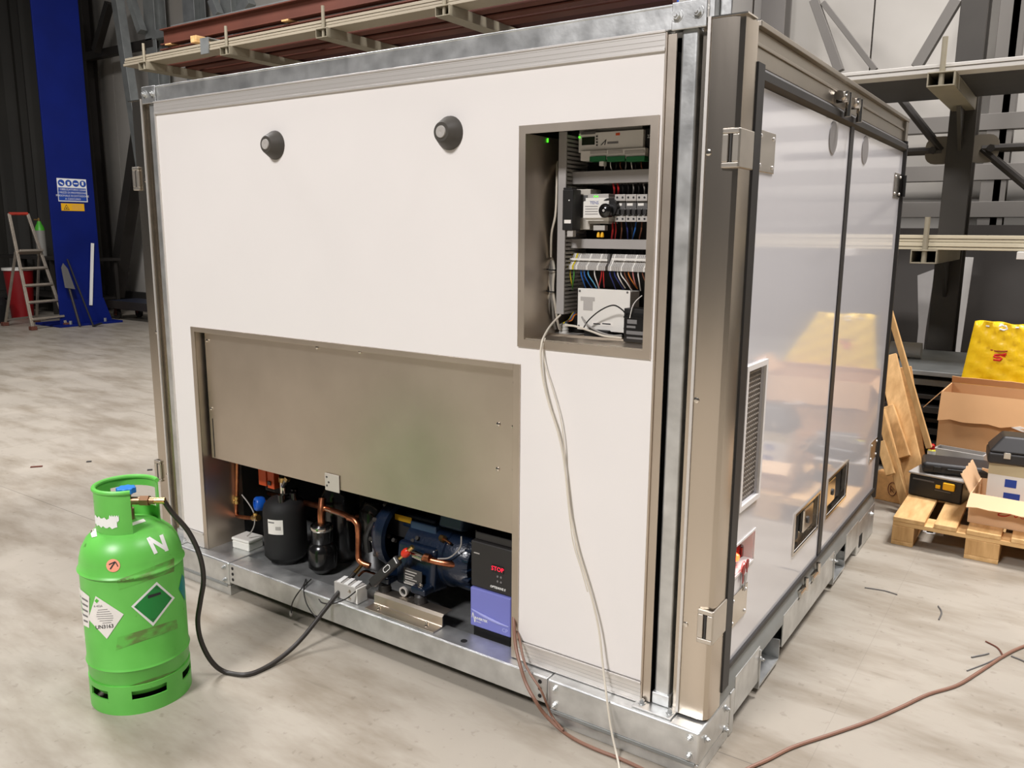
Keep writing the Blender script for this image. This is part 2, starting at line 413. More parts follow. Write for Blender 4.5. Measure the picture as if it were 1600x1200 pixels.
for sy in (ya+0.1, yb-0.05):
    obj('anchor_bolt', MB().cyl((XC+0.1,sy,0.035),(XC+0.1,sy,0.09),0.022,n=6), M['galv_dull'], col)
def sbox(u0, u1, z0, z1, d0, d1): return MB().bx(XC+d0, XC+d1, u0, u1, z0, z1)
a = pxx(88,278); c = pxx(137,316); w = c.y-a.y; h = a.z-c.z; c = V(c.x,c.y,c.z); a0, z0 = a.y, c.z
sg = thing('safety_sign', 'blue and white mandatory protection sign with round pictograms on the blue column', 'sign', (XC, a0+w/2, z0))
M['sign_blue'] = mat('sign_blue', srgb(24,70,160), 0.5)
obj('board', sbox(a0,a0+w,z0,z0+h,0.001,0.005), M['ink_white'], sg)
obj('text_field', sbox(a0+0.015*w,a0+0.97*w,z0+0.04*h,z0+0.60*h,0.005,0.007), M['sign_blue'], sg)
for i in range(4):
    cu = a0+w*(0.14+0.245*i); cz_ = z0+h*0.80
    p = obj('pictogram', MB().cyl((XC+0.0052,cu,cz_),(XC+0.0065,cu,cz_),h*0.145,n=24), M['sign_blue'], sg)
    if i == 0: q = MB().obox((XC+0.0075,cu,cz_-0.02*h),0.001,h*0.16,h*0.06,Matrix.Rotation(-0.5,3,'X'))
    elif i == 1: q = sbox(cu-h*0.045,cu+h*0.045,cz_-h*0.09,cz_+h*0.06,0.007,0.0085)
    elif i == 2: q = sbox(cu-h*0.09,cu+h*0.09,cz_-h*0.03,cz_+h*0.02,0.007,0.0085)
    else: q = sbox(cu-h*0.05,cu+h*0.03,cz_-h*0.07,cz_+h*0.09,0.007,0.0085)
    obj('symbol', q, M['ink_white'], p)
for i, s in enumerate(("E' OBBLIGATORIO USARE", "I MEZZI DI PROTEZIONE", "PERSONALE IN DOTAZIONE", "A CIASCUNO")):
    obj('lettering', text_mesh(s, h*0.115, (XC+0.008, a0+w*0.49, z0+h*(0.52-0.135*i)), (0,1,0), (0,0,1)), M['ink_white'], sg, smooth=False)
a = pxx(95,317.5); c = pxx(132,330); w = c.y-a.y; h = a.z-c.z; a0, z0 = a.y, c.z
sg = thing('warning_sign', 'small orange warning sign with triangle under the blue sign', 'sign', (XC, a0+w/2, z0))
obj('board', sbox(a0,a0+w,z0,z0+h,0.001,0.005), M['yellow_plastic'], sg)
t1 = obj('triangle', MB().prism([(-.5,-.45),(.5,-.45),(0,.45)], (XC+0.0055, a0+w*0.22, z0+h*0.5), (0,h*0.8,0), (0,0,h*0.8), (0.001,0,0)), M['ink'], sg)
obj('triangle_field', MB().prism([(-.36,-.37),(.36,-.37),(0,.27)], (XC+0.007, a0+w*0.22, z0+h*0.5), (0,h*0.8,0), (0,0,h*0.8), (0.001,0,0)), M['yellow_plastic'], t1)
obj('symbol', MB().cyl((XC+0.0085,a0+w*0.22,z0+h*0.36),(XC+0.0095,a0+w*0.22,z0+h*0.36),h*0.1,n=8), M['ink'], t1)
for i in range(3): obj('lettering', sbox(a0+w*0.46,a0+w*0.9,z0+h*(0.68-0.24*i),z0+h*(0.76-0.24*i),0.0052,0.006), M['chipboard'], sg)

# white upright strip leaning on the column, rods
p0 = px(142,477,0,XC+0.03); p1 = px(144.5,380,0,XC+0.03)
tag(obj('white_strip', MB().beam(p0, p1, 0.012, 0.05, (0,1,0)), M['ink_white'], None, bevel=0.002), 'thin white strip fixed upright on the lower blue column', 'strip')
f = pxz(125,511,0); tp = px(98,415,0,XC+0.03)
t = thing('long_shovel', 'dark long-handled tool leaning on the blue column foot', 'tool', f)
obj('shaft', MB().tube([f+V(0,0,0.02), tp], 0.02, 8), M['dark_steel'], t)
d = (tp-f).normalized()
obj('blade', MB().prism([(-0.08,-0.25),(0.08,-0.25),(0.05,0.08),(0,0.16),(-0.05,0.08)], tp-d*0.12+V(0.02,0,0), V(0,0.96,-0.2), d, V(0.02,0,0)), M['mid_grey'], t, bevel=0.003)
f = pxz(146,511,0); tp = px(105,405,0,XC+0.03)
t = thing('pry_bar', 'thin dark bar leaning across the blue column foot', 'tool', f)
obj('shaft', MB().tube([f+V(0,0,0.015), tp], 0.014, 8), M['matte_black'], t); obj('claw', MB().beam(f+V(0,0,0.015), f+V(0,0.14,0.05), 0.05, 0.02), M['matte_black'], t)

# ------------------------------------------------------------------ step ladder
FL, FR = pxz(52,516,0), pxz(104,510,0); XT = FL.x-0.55
TL, TR = px(14,334,0,XT), px(43,334,0,XT)
BL, BR = pxz(8,509,0), pxz(57,503,0)
lad = thing('step_ladder', 'old aluminium step ladder with red top rail standing before the dark sheeting', 'ladder', FL)
obj('front_rail', MB().beam(FL, TL, 0.045, 0.03, (1,0,0)), M['ladder_alu'], lad, bevel=0.004)
obj('front_rail', MB().beam(FR, TR, 0.045, 0.03, (1,0,0)), M['ladder_alu'], lad, bevel=0.004)
ML, MR = FL.lerp(TL, 0.70), FR.lerp(TR, 0.70)
obj('rear_leg', MB().beam(BL, ML, 0.035, 0.03, (1,0,0)), M['ladder_alu'], lad, bevel=0.004)
obj('rear_leg', MB().beam(BR, MR, 0.035, 0.03, (1,0,0)), M['ladder_alu'], lad, bevel=0.004)
obj('top_rail', MB().tube([TL, TR], 0.024, 8), mat('worn_red', srgb(170,52,36), 0.5, var=0.2, scale=12), lad, label='worn red top rail')
for i in range(5):
    f = 0.09+0.145*i
    obj('tread', MB().beam(FL.lerp(TL,f), FR.lerp(TR,f), 0.035, 0.08 if i < 4 else 0.18, (1,0,0.3)), M['ladder_alu'], lad, bevel=0.004)
obj('rear_stretcher', MB().beam(BL.lerp(ML,0.08), BR.lerp(MR,0.08), 0.03, 0.03, (1,0,0)), M['ladder_alu'], lad)
for q in (FL, FR, BL, BR): obj('foot', MB().obox(q+V(0,0,0.03), 0.1, 0.09, 0.06), M['rust'], lad, bevel=0.01)

# things around the ladder
def bin_at(c, r0, r1, h, label):
    t = thing('bin', label, 'bin', c)
    obj('body', MB().lathe([(0,0.0),(r0,0.0),(r1,h),(r1-0.012,h),(r0-0.012,0.02),(0,0.02)], c, n=28), M['bin_red'], t)
    obj('rim', MB().lathe([(r1-0.015,h-0.03),(r1+0.02,h-0.03),(r1+0.02,h+0.01),(r1-0.015,h+0.01),(r1-0.015,h-0.03)], c, n=28), M['off_white'], t)
M['bin_red'] = mat('bin_red', srgb(136,12,18), 0.5)
bin_at(pxz(36,497,0.0), 0.17, 0.23, 0.86, 'red plastic bin with white rim behind the step ladder')
M['cyl_grey'] = mat('cyl_grey', srgb(150,148,140), 0.45)
c = V(pxy(66,400,7.95).x, 7.95, 1.031)
t = thing('welding_gas_bottle', 'small grey gas bottle with green shoulder standing left of the blue column', 'gas bottle', c)
obj('body', MB().lathe([(0,0),(0.085,0),(0.085,0.46),(0.07,0.53)], c, n=24), M['cyl_grey'], t)
obj('shoulder', MB().lathe([(0.085,0.47),(0.075,0.53),(0.04,0.60),(0.03,0.64),(0,0.64)], c, n=24), M['green_paint_plain'], t)
obj('valve', MB().cyl(c+V(0,0,0.64), c+V(0,0,0.70), 0.02, n=10).cyl(c+V(0,0,0.67), c+V(-.07,-.05,0.67), 0.016, n=8), M['brass'], t)
t = thing('workshop_bench', 'dark low bench standing in the shade behind the ladder', 'bench', (-15.7, 7.9, 0))
obj('top', MB().bx(-17.6,-14.15,7.6,8.3,0.98,1.03), M['dark_steel'], t, bevel=0.005)
for x in (-17.5,-16.4,-15.3,-14.25):
    for y in (7.66, 8.24): obj('leg', MB().bx(x-.03,x+.03,y-.03,y+.03,0,0.98), M['dark_steel'], t)
obj('shelf', MB().bx(-17.5,-14.25,7.65,8.25,0.3,0.34), M['dark_steel'], t)
t = thing('bench_bucket', 'dark bucket on the low shelf behind the red bin', 'bucket', (-14.6,7.85,0.34))
obj('body', MB().lathe([(0,0),(0.16,0),(0.2,0.36),(0.185,0.36),(0.15,0.02),(0,0.02)], V(-14.6,7.85,0.34), n=20), M['matte_black'], t)
obj('handle', MB().tube([V(-14.6+0.2*math.cos(a),7.85,0.34+0.34+0.1*math.sin(a)) for a in [PI*i/8 for i in range(9)]], 0.008, 6), M['galv_dull'], t)
mb = MB().lathe([(0.0,0.0),(0.17,0.02),(0.2,0.3),(0.14,0.42),(0.0,0.45)], V(-14.7,6.35,0.0), n=14)
for q in mb.v: q.x += 0.04*math.sin(q.z*23+q.y*9); q.y += 0.04*math.sin(q.x*17)
tag(obj('refuse_sack', mb, M['matte_black']), 'crumpled dark refuse sack beside the ladder foot', 'sack')
# dolly beyond the column
t = thing('platform_dolly', 'low dark platform dolly on castors right of the blue column', 'dolly', (-13.5, 8.1, 0))
a = -13.9; c = -12.4
obj('deck', MB().bx(a, c, 7.8, 8.4, 0.24, 0.32), mat('dolly_blue', srgb(28,34,52), 0.5, var=0.1), t, bevel=0.01)
obj('deck_edge', MB().bx(a, c, 7.77, 7.8, 0.2, 0.33), M['dark_steel'], t)
for x in (a+0.2, c-0.2):
    for y in (7.9, 8.3):
        w_ = obj('castor', MB().cyl((x,y-0.025,0.085),(x,y+0.025,0.085),0.085,n=18), M['rubber'], t)
        obj('fork', MB().bx(x-.03,x+.03,y-.04,y-.028,0.07,0.24).bx(x-.03,x+.03,y+.028,y+.04,0.07,0.24), M['rust'], w_)
# ------------------------------------------------------------------ cantilever racking
YA, YK = 5.7, 6.9        # arm tips, column faces
def rack_column(x, z1, label, arms, grp, brace_to=None):
    t = thing('cantilever_rack', label, 'rack', (x, YK+0.12, 0), grp)
    obj('column', steel_section(MB(), x, YK+0.12, 0, z1, 0.175, 0.24, 0.02), M['rack_steel'], t, bevel=0.004)
    obj('foot_beam', MB().bx(x-0.09, x+0.09, YA-0.05, YK, 0, 0.16), M['rack_steel'], t, bevel=0.006)
    for z in arms:
        mb = MB(); h = 0.085; w = 0.075; tt = 0.008
        mb.bx(x-w, x+w, YA, YK, z-h, z-h+tt); mb.bx(x-w, x+w, YA, YK, z-tt, z); mb.bx(x-w, x-w+tt, YA, YK, z-h+tt, z-tt); mb.bx(x+w-tt, x+w, YA, YK, z-h+tt, z-tt)
        am = obj('arm', mb, M['arm_steel'], t, bevel=0.002)
        obj('stop_pin', MB().cyl((x, YA+0.03, z-h+tt), (x, YA+0.03, z+0.2), 0.016, n=10), M['arm_steel'], am)
        obj('bracket', MB().prism([(0,0),(0.3,0),(0.3,-0.28)], (x-0.012,YK-0.3,z-h), (0,1,0), (0,0,1), (0.024,0,0)), M['rack_steel'], am)
    for z, dirs in (brace_to or []):
        for dx, zz in dirs:
            s = 1 if dx > 0 else -1
            obj('brace', MB().tube([(x+s*0.13,YK+0.12,z),(x+dx,YK+0.12,zz)], 0.03, 8), M['dark_steel'], t)
        for s in (-1,1):
            g = MB().prism(rrect(0.2,0.2,0.07,4), (x+s*0.14,YK+0.10,z), (1,0,0), (0,0,1), (0,0.02,0))
            gp = obj('gusset_plate', g, M['beige_dull'], t)
            obj('bolt', MB().cyl((x+s*0.19,YK+0.085,z),(x+s*0.19,YK+0.10,z),0.028,n=6), M['dark_steel'], gp)
    return t
M['rack_steel'] = mat('rack_steel', srgb(66,62,56), 0.5, 0.2, var=0.12, scale=3)
M['arm_steel'] = mat('arm_steel', srgb(150,142,122), 0.5, 0.2, var=0.08, scale=5)
M['beige_dull'] = mat('beige_dull', srgb(120,112,98), 0.6, var=0.08, scale=5)
M['load_dull'] = mat('load_dull', srgb(164,154,134), 0.55, var=0.05, scale=2)
M['load_white'] = mat('load_white', srgb(206,202,194), 0.5, var=0.05, scale=2)
M['load_beige'] = mat('load_beige', srgb(196,186,160), 0.55, var=0.05, scale=2)
rack_column(-0.80, 5.2, 'dark rack column with two beige arms behind the pallet of boxes', [2.505, 1.452], 'cantilever rack columns',
    [(2.16, [(-1.2,2.16),(-0.5,2.62),(1.4,2.16),(1.1,1.3)])])
for i, x in enumerate((-8.97, -7.50, -6.07, -4.62)):
    ords = ('leftmost arm over the unit roof', 'second arm from the left over the unit roof', 'third arm from the left over the unit roof', 'rightmost visible arm over the unit roof')[i]
    rack_column(x, 3.6, 'tall rack column, ' + ords, [3.40], 'cantilever rack columns')

# loads on the right-hand rack
for z, lab, lab2, mm in ((2.505, 'pale grey long profile on the upper right rack arm', 'grey long panel lying behind it on the upper right rack', 'load_white'), (1.452, 'pale beige long profile on the lower right rack arm', 'dull long panel lying behind on the lower right rack arm', 'load_beige')):
    x0 = -1.75
    t = thing('profile_bundle', lab, 'profile', (0.5, YA+0.1, z))
    hs = (0.02, 0.028, 0.02, 0.025) if z < 2 else (0.028, 0.024)
    zz = z
    for k_, hh in enumerate(hs):
        obj('profile', MB().bx(x0, 3.2, YA+0.045-0.006*(k_%2), YA+0.20, zz+0.001, zz+hh-0.002), M[mm], t, bevel=0.003); zz += hh
    tag(obj('stacked_panel', MB().bx(x0, 3.2, YA+0.22, YK-0.03, z+0.001, z+0.05), M['dark_grey'] if z > 2 else M['load_beige'], None, bevel=0.004), lab2, 'panel')
tag(obj('support_batten', MB().bx(-0.30,-0.255,YA-0.1,YK,1.452-0.044,1.4515), M['load_white'], None, bevel=0.003), 'short white batten under the lower beige profile', 'batten')

# loads on the long left rack
x0, x1 = -9.42, -3.2
t = thing('profile_bundle', 'long cream flat profiles lying along the front of the upper left rack', 'profile', (-6.5, YA+0.1, 3.4))
zz = 3.401
for k_, hh in enumerate((0.03,0.026,0.03)):
    obj('profile', MB().bx(x0+0.02*k_, x1-0.1*k_, YA+0.045+0.004*(k_%2), YA+0.26, zz, zz+hh-0.004), M['load_dull'], t, bevel=0.003); zz += hh
tag(obj('tie_strap', MB().bx(-7.93,-7.80,YA+0.025,YA+0.04,3.37,3.53).bx(-7.93,-7.80,YA+0.04,YA+0.3,3.52,3.53), M['galv_dull'], None), 'grey tie strap round the cream profiles on the rack', 'strap')
for i, (y0, y1, h, xa, xb, lab) in enumerate(((6.02,6.14,0.20,-9.1,-2.6,'oxide red steel beam nearest the cream profiles on the long rack'), (6.22,6.34,0.18,-9.0,-2.3,'middle oxide red steel beam on the long rack'), (6.42,6.58,0.22,-9.3,-2.4,'rearmost oxide red steel beam on the long rack'))):
    t = thing('steel_beam', lab, 'beam', ((xa+xb)/2,(y0+y1)/2,3.401), 'oxide red beams on the rack')
    obj('web', MB().bx(xa,xb,(y0+y1)/2-0.006,(y0+y1)/2+0.006,3.413,3.401+h-0.012), M['rust'], t)
    obj('flange', MB().bx(xa,xb,y0,y1,3.401,3.413), M['rust'], t); obj('flange', MB().bx(xa,xb,y0,y1,3.401+h-0.012,3.401+h), M['rust'], t)
t = thing('steel_beam', 'top oxide red steel beam lying across the lower red beams', 'beam', (-6,6.08,3.64), 'oxide red beams on the rack')
obj('web', MB().bx(-9.05,-2.9,6.05,6.064,3.652,3.80), M['rust'], t)
obj('flange', MB().bx(-9.05,-2.9,6.0,6.11,3.64,3.652), M['rust'], t); obj('flange', MB().bx(-9.05,-2.9,6.0,6.11,3.80,3.812), M['rust'], t)
for i, x in enumerate((-8.9,-6.9,-4.8)): tag(obj('beam_packer', MB().bx(x-0.05,x+0.05,5.99,6.5,3.6245,3.6395), M['wood_y'], None), ('left','middle','right')[i] + ' timber packer under the top red beam', 'packer')
tag(obj('timber_spacer', MB().bx(-8.2,-8.1,YA+0.1,6.0,3.53,3.60), M['wood_y'], None, bevel=0.004), 'short yellow timber spacer resting on the cream profiles before the red beams', 'timber')
tag(obj('steel_pipe', MB().cyl((-9.3,6.75,3.46),(-3,6.75,3.46),0.055,n=16), mat('maroon', srgb(70,36,34), 0.6, var=0.1, scale=2), None), 'dark maroon pipe at the back of the long rack', 'pipe')
tag(obj('galvanised_rail', MB().bx(-9.75,-4,6.62,6.68,3.95,4.06), M['galv_dull'], None, bevel=0.004), 'galvanised horizontal rail above the red beams', 'rail')
tag(obj('blue_beam_end', MB().bx(pxy(1008,0,7.6).x, pxy(1047,0,7.6).x, 7.6, 7.8, 2.2, 4.6), mat('bright_blue', srgb(20,84,190), 0.5)), 'bright blue post end just above the unit roof', 'post')

# low stack of steel sheets in the rack behind the boxes
zs = [0.20,0.27,0.34,0.42,0.50,0.58,0.66]
for i, z in enumerate(zs):
    y0 = YA+0.05+0.05*((i*7)%3); top = i == len(zs)-1
    lab = ('lowest','second from below','third from below','fourth from below','third from the top','second from the top','topmost')[i] + ' steel sheet pack in the low rack behind the timber'
    tag(obj('sheet_pack', MB().bx(-2.2, 0.9+0.1*(i%3), y0, 6.85, z, z+0.03+0.012*(i%2)), M['galv_dull'] if i >= 5 else M['dark_steel'], None, bevel=0.004), lab, 'sheet metal', 'steel sheet packs')
    zlo = zs[i-1]+0.03+0.012*((i-1)%2) if i else 0.0
    od = ('lowest','second','third','fourth','fifth','sixth','topmost')[i]
    tag(obj('spacer_block', MB().bx(-0.99,-0.91,YA+0.2,6.7,zlo,z), M['matte_black'], None), od + ' dark spacer block, counted upward, under the steel sheet packs', 'spacer', 'spacer blocks in the low rack')
# dark plates added where the lower wall behind the rack lies in shade
for i, (xa, xb, y, h, mm) in enumerate(((-3.4,-0.95,8.2,1.60,'dark_steel'),(-0.93,0.55,8.22,1.63,'dark_steel'),(0.57,2.4,8.2,1.6,'dark_grey'))):
    lab = ('dark plate added for the shade on the wall behind the leaning timber','dark plate added for the shade on the wall behind the rack column','dark plate added for the shade on the wall behind the yellow bag')[i]
    tag(obj('shade_plate', MB().add([(xa,y,0),(xb,y,0),(xb,y+0.2,h),(xa,y+0.2,h),(xa,y+0.03,0),(xb,y+0.03,0),(xb,y+0.23,h),(xa,y+0.23,h)], [(0,1,2,3),(7,6,5,4),(0,4,5,1),(2,6,7,3),(1,5,6,2),(0,3,7,4)]), M[mm], None, smooth=False), lab, 'shade plate', 'shade plates along the wall')
p0 = pxy(1497,508,7.9); p1 = pxy(1512,402,8.0)
tag(obj('standing_lath', MB().beam(p1+(p0-p1)*(p1.z/(p1.z-p0.z)), p1, 0.09, 0.02, (0,1,0)), M['light_grey'], None, bevel=0.003), 'pale upright lath standing behind the rack column', 'lath')
p0 = pxy(1441,510,7.95); p1 = pxy(1425,430,8.1)
tag(obj('pale_offcut', MB().prism([(-0.02,-p0.z),(0.02,-p0.z),(0.03,0),(0.05,0.50),(-0.08,0.44),(-0.03,0)], V(p0.x,7.95,p0.z), (1,0,0), (0,0.05,1), (0,0.02,0)), M['duct_grey'], None), 'pale tapered offcut standing left of the rack column', 'offcut')
tag(obj('white_roll', MB().cyl(pxy(1392,545,6.3),pxy(1440,548,6.3),0.055,n=16), M['light_grey'], None), 'pale rolled sheet lying on the steel packs', 'roll')
# ------------------------------------------------------------------ the refrigeration container
U = thing('refrigeration_container', 'white panelled refrigeration container on galvanised base with open compressor bay', 'container', (-2.08, 3.25, 0))
MX = -2.079                                    # mirror plane of the front
def mir(x): return 2*MX - x
YF = 2.095
def cells(u0, u1, v0, v1, holes):
    us = sorted({u0,u1}|{min(max(q,u0),u1) for h in holes for q in h[:2]}); vs = sorted({v0,v1}|{min(max(q,v0),v1) for h in holes for q in h[2:]})
    for i in range(len(us)-1):
        for j in range(len(vs)-1):
            cu, cv = (us[i]+us[i+1])/2, (vs[j]+vs[j+1])/2
            if not any(h[0] < cu < h[1] and h[2] < cv < h[3] for h in holes): yield us[i],us[i+1],vs[j],vs[j+1]
def holed(u0, u1, v0, v1, holes, d0, d1, axis):
    """slab with rectangular openings as one clean mesh; axis = thickness axis (0 or 1), u,v the other two"""
    bm = bmesh.new()
    def P(u, v, d): return (u, d, v) if axis == 1 else (d, u, v)
    for a, b, c, e in cells(u0, u1, v0, v1, holes):
        for d in (d0, d1): bm.faces.new([bm.verts.new(P(*q, d)) for q in ((a,c),(b,c),(b,e),(a,e))])
    cl = list(cells(u0, u1, v0, v1, holes))
    def inside(u, v): return any(a < u < b and c < v < e for a, b, c, e in cl)
    for a, b, c, e in cl:
        for p, q, out in (((a,c),(b,c),((a+b)/2,c-1e-4)),((b,c),(b,e),(b+1e-4,(c+e)/2)),((b,e),(a,e),((a+b)/2,e+1e-4)),((a,e),(a,c),(a-1e-4,(c+e)/2))):
            if inside(*out): continue
            bm.faces.new([bm.verts.new(P(*p,d0)), bm.verts.new(P(*q,d0)), bm.verts.new(P(*q,d1)), bm.verts.new(P(*p,d1))])
    mb = MB(); bm.verts.index_update()
    mb.add([v.co.copy() for v in bm.verts], [tuple(v.index for v in f.verts) for f in bm.faces]); bm.free(); return mb

# base: feet, front channel, side rails
XB0, XB1, YB = mir(-0.742), -0.742, 2.045
def bolt(p, r, d, parent, m='galv', h=0.008, name='bolt'):
    p = Vector(p); d = Vector(d).normalized()
    mb = MB().cyl(p, p+d*0.002, r*1.5, n=14).cyl(p+d*0.002, p+d*(0.002+h), r, n=6).cyl(p+d*(0.002+h), p+d*(0.006+h), r*0.5, n=8)
    return obj(name, mb, M[m], parent)
def hole(p, r, d, parent):
    p = Vector(p); d = Vector(d).normalized()
    return obj('bolt_hole', MB().cyl(p+d*0.0002, p+d*0.0012, r, n=12), M['matte_black'], parent)
for x0, x1 in ((XB0, -2.853), (-1.253, XB1)):
    ft = obj('base_foot', MB().bx(x0,x1,YB,2.30,0.046,0.15), M['galv'], U, bevel=0.008, seg=3)
    obj('base_skirt', MB().bx(x0+0.002,x1-0.002,YB+0.006,2.30,0.0,0.045), M['galv'], ft, bevel=0.002)
    obj('weld_lip', MB().bx(x0+0.01,x1-0.01,YB-0.003,YB,0.040,0.052), M['galv_dull'], ft, bevel=0.001)
    for xx_ in (x0+0.03, x1-0.03):
        for z in (0.125, 0.068): bolt((xx_,YB,z), 0.008, (0,-1,0), ft)
ch = obj('base_channel', MB().bx(-2.852,-1.254,YB+0.003,YB+0.009,0.06,0.148).bx(-2.852,-1.254,YB+0.009,2.150,0.142,0.148).bx(-2.852,-1.254,YB+0.009,YB+0.05,0.06,0.066), M['galv'], U, bevel=0.003)
for x in (-2.83, -1.28):
    for z in (0.13, 0.105, 0.08): hole((x,YB+0.003,z), 0.007, (0,-1,0), ch)
obj('bay_tray', MB().bx(-3.05,-1.385,2.152,3.0,0.112,0.12).bx(-2.86,-1.5,2.150,2.156,0.12,0.135), M['galv'], U, bevel=0.002)
hole((-1.62,2.09,0.148), 0.012, (0,0,1), ch)
# side rails with fork pockets
SR = obj('side_corner_block', MB().bx(-0.86,XB1+0.001,2.302,2.34,0.0,0.15), M['galv'], U, bevel=0.005)
for y, z in ((2.10,0.105),(2.26,0.12),(2.26,0.05)): bolt((XB1,y,z), 0.008, (1,0,0), SR)
def side_rail(y0, y1, z0, z1):
    r = obj('side_rail', MB().bx(XB1-0.006,XB1,y0,y1,z0,z1).bx(-0.80,XB1-0.006,y0,y1,z1-0.006,z1).bx(-0.80,XB1-0.006,y0,y1,z0,z0+0.006), M['galv'], U, bevel=0.002)
    return r
r1 = side_rail(2.342, 2.58, 0.055, 0.186); r2 = side_rail(2.85, 3.60, 0.06, 0.186); r3 = side_rail(3.83, 4.08, 0.055, 0.186)
obj('pocket_plate', MB().bx(-0.80,-0.792,2.58,2.85,0.10,0.172), M['galv'], U); obj('pocket_plate', MB().bx(-0.80,-0.792,3.60,3.83,0.10,0.172), M['galv'], U)
for y0, y1 in ((2.575,2.60),(3.595,3.62)):
    pc = obj('fork_pocket', MB().bx(-1.2,-0.745,y0+0.025,y1+0.23,0.02,0.028).bx(-1.2,-0.745,y0+0.25,y1+0.23,0.028,0.10).bx(-0.80,XB1+0.004,y0,y0+0.008,0.03,0.172), M['galv'], U)
    bolt((XB1+0.004,y0+0.004,0.14), 0.006, (1,0,0), pc)
eb = obj('side_end_block', MB().bx(-0.86,XB1+0.001,4.08,4.46,0.0,0.172), M['galv'], U, bevel=0.006)
obj('block_opening', MB().bx(XB1+0.001,XB1+0.003,4.12,4.18,0.03,0.09), M['matte_black'], eb)
bolt((XB1,4.38,0.13), 0.010, (1,0,0), eb)
obj('base_deck', MB().bx(XB0+0.1,-0.80,3.0,4.46,0.06,0.15), M['galv_dull'], U); obj('rear_foot', MB().bx(XB0,-2.85,4.16,4.46,0,0.15), M['galv'], U, bevel=0.006)
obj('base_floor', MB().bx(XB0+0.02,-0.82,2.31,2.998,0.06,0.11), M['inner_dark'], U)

# posts, roof frame
def post(x0, x1, y0, y1):
    p = obj('corner_post', MB().bx(x0,x1,y0,y1,0.15,2.066), M['galv'], U, bevel=0.007, seg=3)
    return p
pr = post(-0.913,-0.866,2.108,2.158); pl = post(mir(-0.866),mir(-0.913),2.108,2.158)
post(-0.913,-0.866,4.36,4.41); post(mir(-0.866),mir(-0.913),4.36,4.41)
for s, p in ((1,pr),(-1,pl)):
    f = (lambda x: x) if s > 0 else mir
    obj('foot_plate', MB().bx(min(f(-0.96),f(-0.835)),max(f(-0.96),f(-0.835)),2.055,2.165,0.1505,0.157), M['galv'], p, bevel=0.002)
    obj('weld_collar', MB().bx(min(f(-0.918),f(-0.861)),max(f(-0.918),f(-0.861)),2.101,2.168,0.157,0.195), M['galv'], p, bevel=0.004)
    for x in (-0.94,-0.85): bolt((f(x),2.085,0.157), 0.008, (0,0,1), p)
    cp = obj('corner_plate', MB().bx(min(f(-0.937),f(-0.841)),max(f(-0.937),f(-0.841)),2.094,2.10,2.062,2.131), M['galv'], p, bevel=0.004)
    for x, z in ((-0.922,2.098),(-0.866,2.1)): bolt((f(x),2.094,z), 0.011, (0,-1,0), cp, h=0.009)
mb = MB().bx(mir(-0.86),-0.86,2.101,2.106,2.066,2.128).bx(mir(-0.86),-0.86,2.099,2.17,2.122,2.129).bx(mir(-0.86),-0.86,2.106,2.14,2.066,2.071)
obj('top_beam', mb, M['galv'], U, bevel=0.003, seg=3)
obj('lifting_lug', MB().bx(-0.839,-0.822,2.10,2.15,2.06,2.30).bx(-0.822,-0.79,2.13,2.138,2.06,2.30), M['galv'], U, bevel=0.004)
obj('roof_panel', MB().bx(mir(-0.80),-0.80,2.17,4.36,2.02,2.085), M['light_grey'], U, bevel=0.004)
obj('rear_panel', MB().bx(mir(-0.80),-0.80,4.36,4.42,0.15,2.06), M['white_panel'], U)
obj('side_panel', MB().bx(mir(-0.755),mir(-0.80),2.22,4.36,0.15,2.06), M['white_panel'], U)

# front wall panel with its two openings
PX0, PX1, PZ0, PZ1 = -3.222, -0.951, 0.22, 2.017
BAY = (-3.078,-1.396,0.10,1.143); EBX = (-1.406,-0.959,1.199,1.855)
wp = obj('front_panel', holed(PX0,PX1,PZ0,PZ1,[(BAY[0],BAY[1],PZ0-0.0,BAY[3]),EBX],YF,YF+0.055,1), M['white_panel'], U, smooth=False)
tp = obj('top_trim', MB().bx(PX0-0.006,PX1+0.002,YF-0.006,YF+0.055,2.020,2.064).bx(PX0-0.006,PX1+0.002,YF-0.009,YF-0.006,2.060,2.066).bx(PX0-0.006,PX1+0.002,YF-0.008,YF-0.006,2.014,2.022), M['alu'], wp, bevel=0.001)
for i in range(5): obj('groove', MB().bx(PX0,PX1,YF-0.0066,YF-0.006,2.028+0.0065*i,2.0290+0.0065*i), M['light_grey'], tp) if i % 2 == 0 else None
for x0, x1 in ((PX0-0.006,BAY[0]),(BAY[1],PX1+0.002)):
    bt = obj('bottom_trim', MB().bx(x0,x1,YF-0.006,YF+0.055,0.152,0.216).bx(x0,x1,YF-0.010,YF-0.006,0.212,0.22).bx(x0,x1,YF-0.008,YF-0.006,0.152,0.158), M['alu'], wp, bevel=0.001)
    if x1 - x0 > 0.2:
        for i in range(3): obj('groove', MB().bx(x0,x1,YF-0.0066,YF-0.006,0.172+0.012*i,0.1730+0.012*i), M['light_grey'], bt)
obj('edge_trim', MB().bx(PX0-0.007,PX0,YF-0.006,YF+0.05,0.22,2.017), M['alu'], wp)
obj('edge_strip', MB().bx(PX1,PX1+0.006,YF-0.004,YF+0.05,0.16,2.06).bx(PX1+0.006,-0.920,YF+0.001,YF+0.005,0.16,2.055), M['stainless_h'], wp, bevel=0.001)
obj('gap_backing', MB().bx(-0.95,-0.80,2.17,2.18,0.15,2.06), M['matte_black'], U); obj('gap_backing', MB().bx(mir(-0.80),-3.22,2.17,2.18,0.15,2.06), M['matte_black'], U)
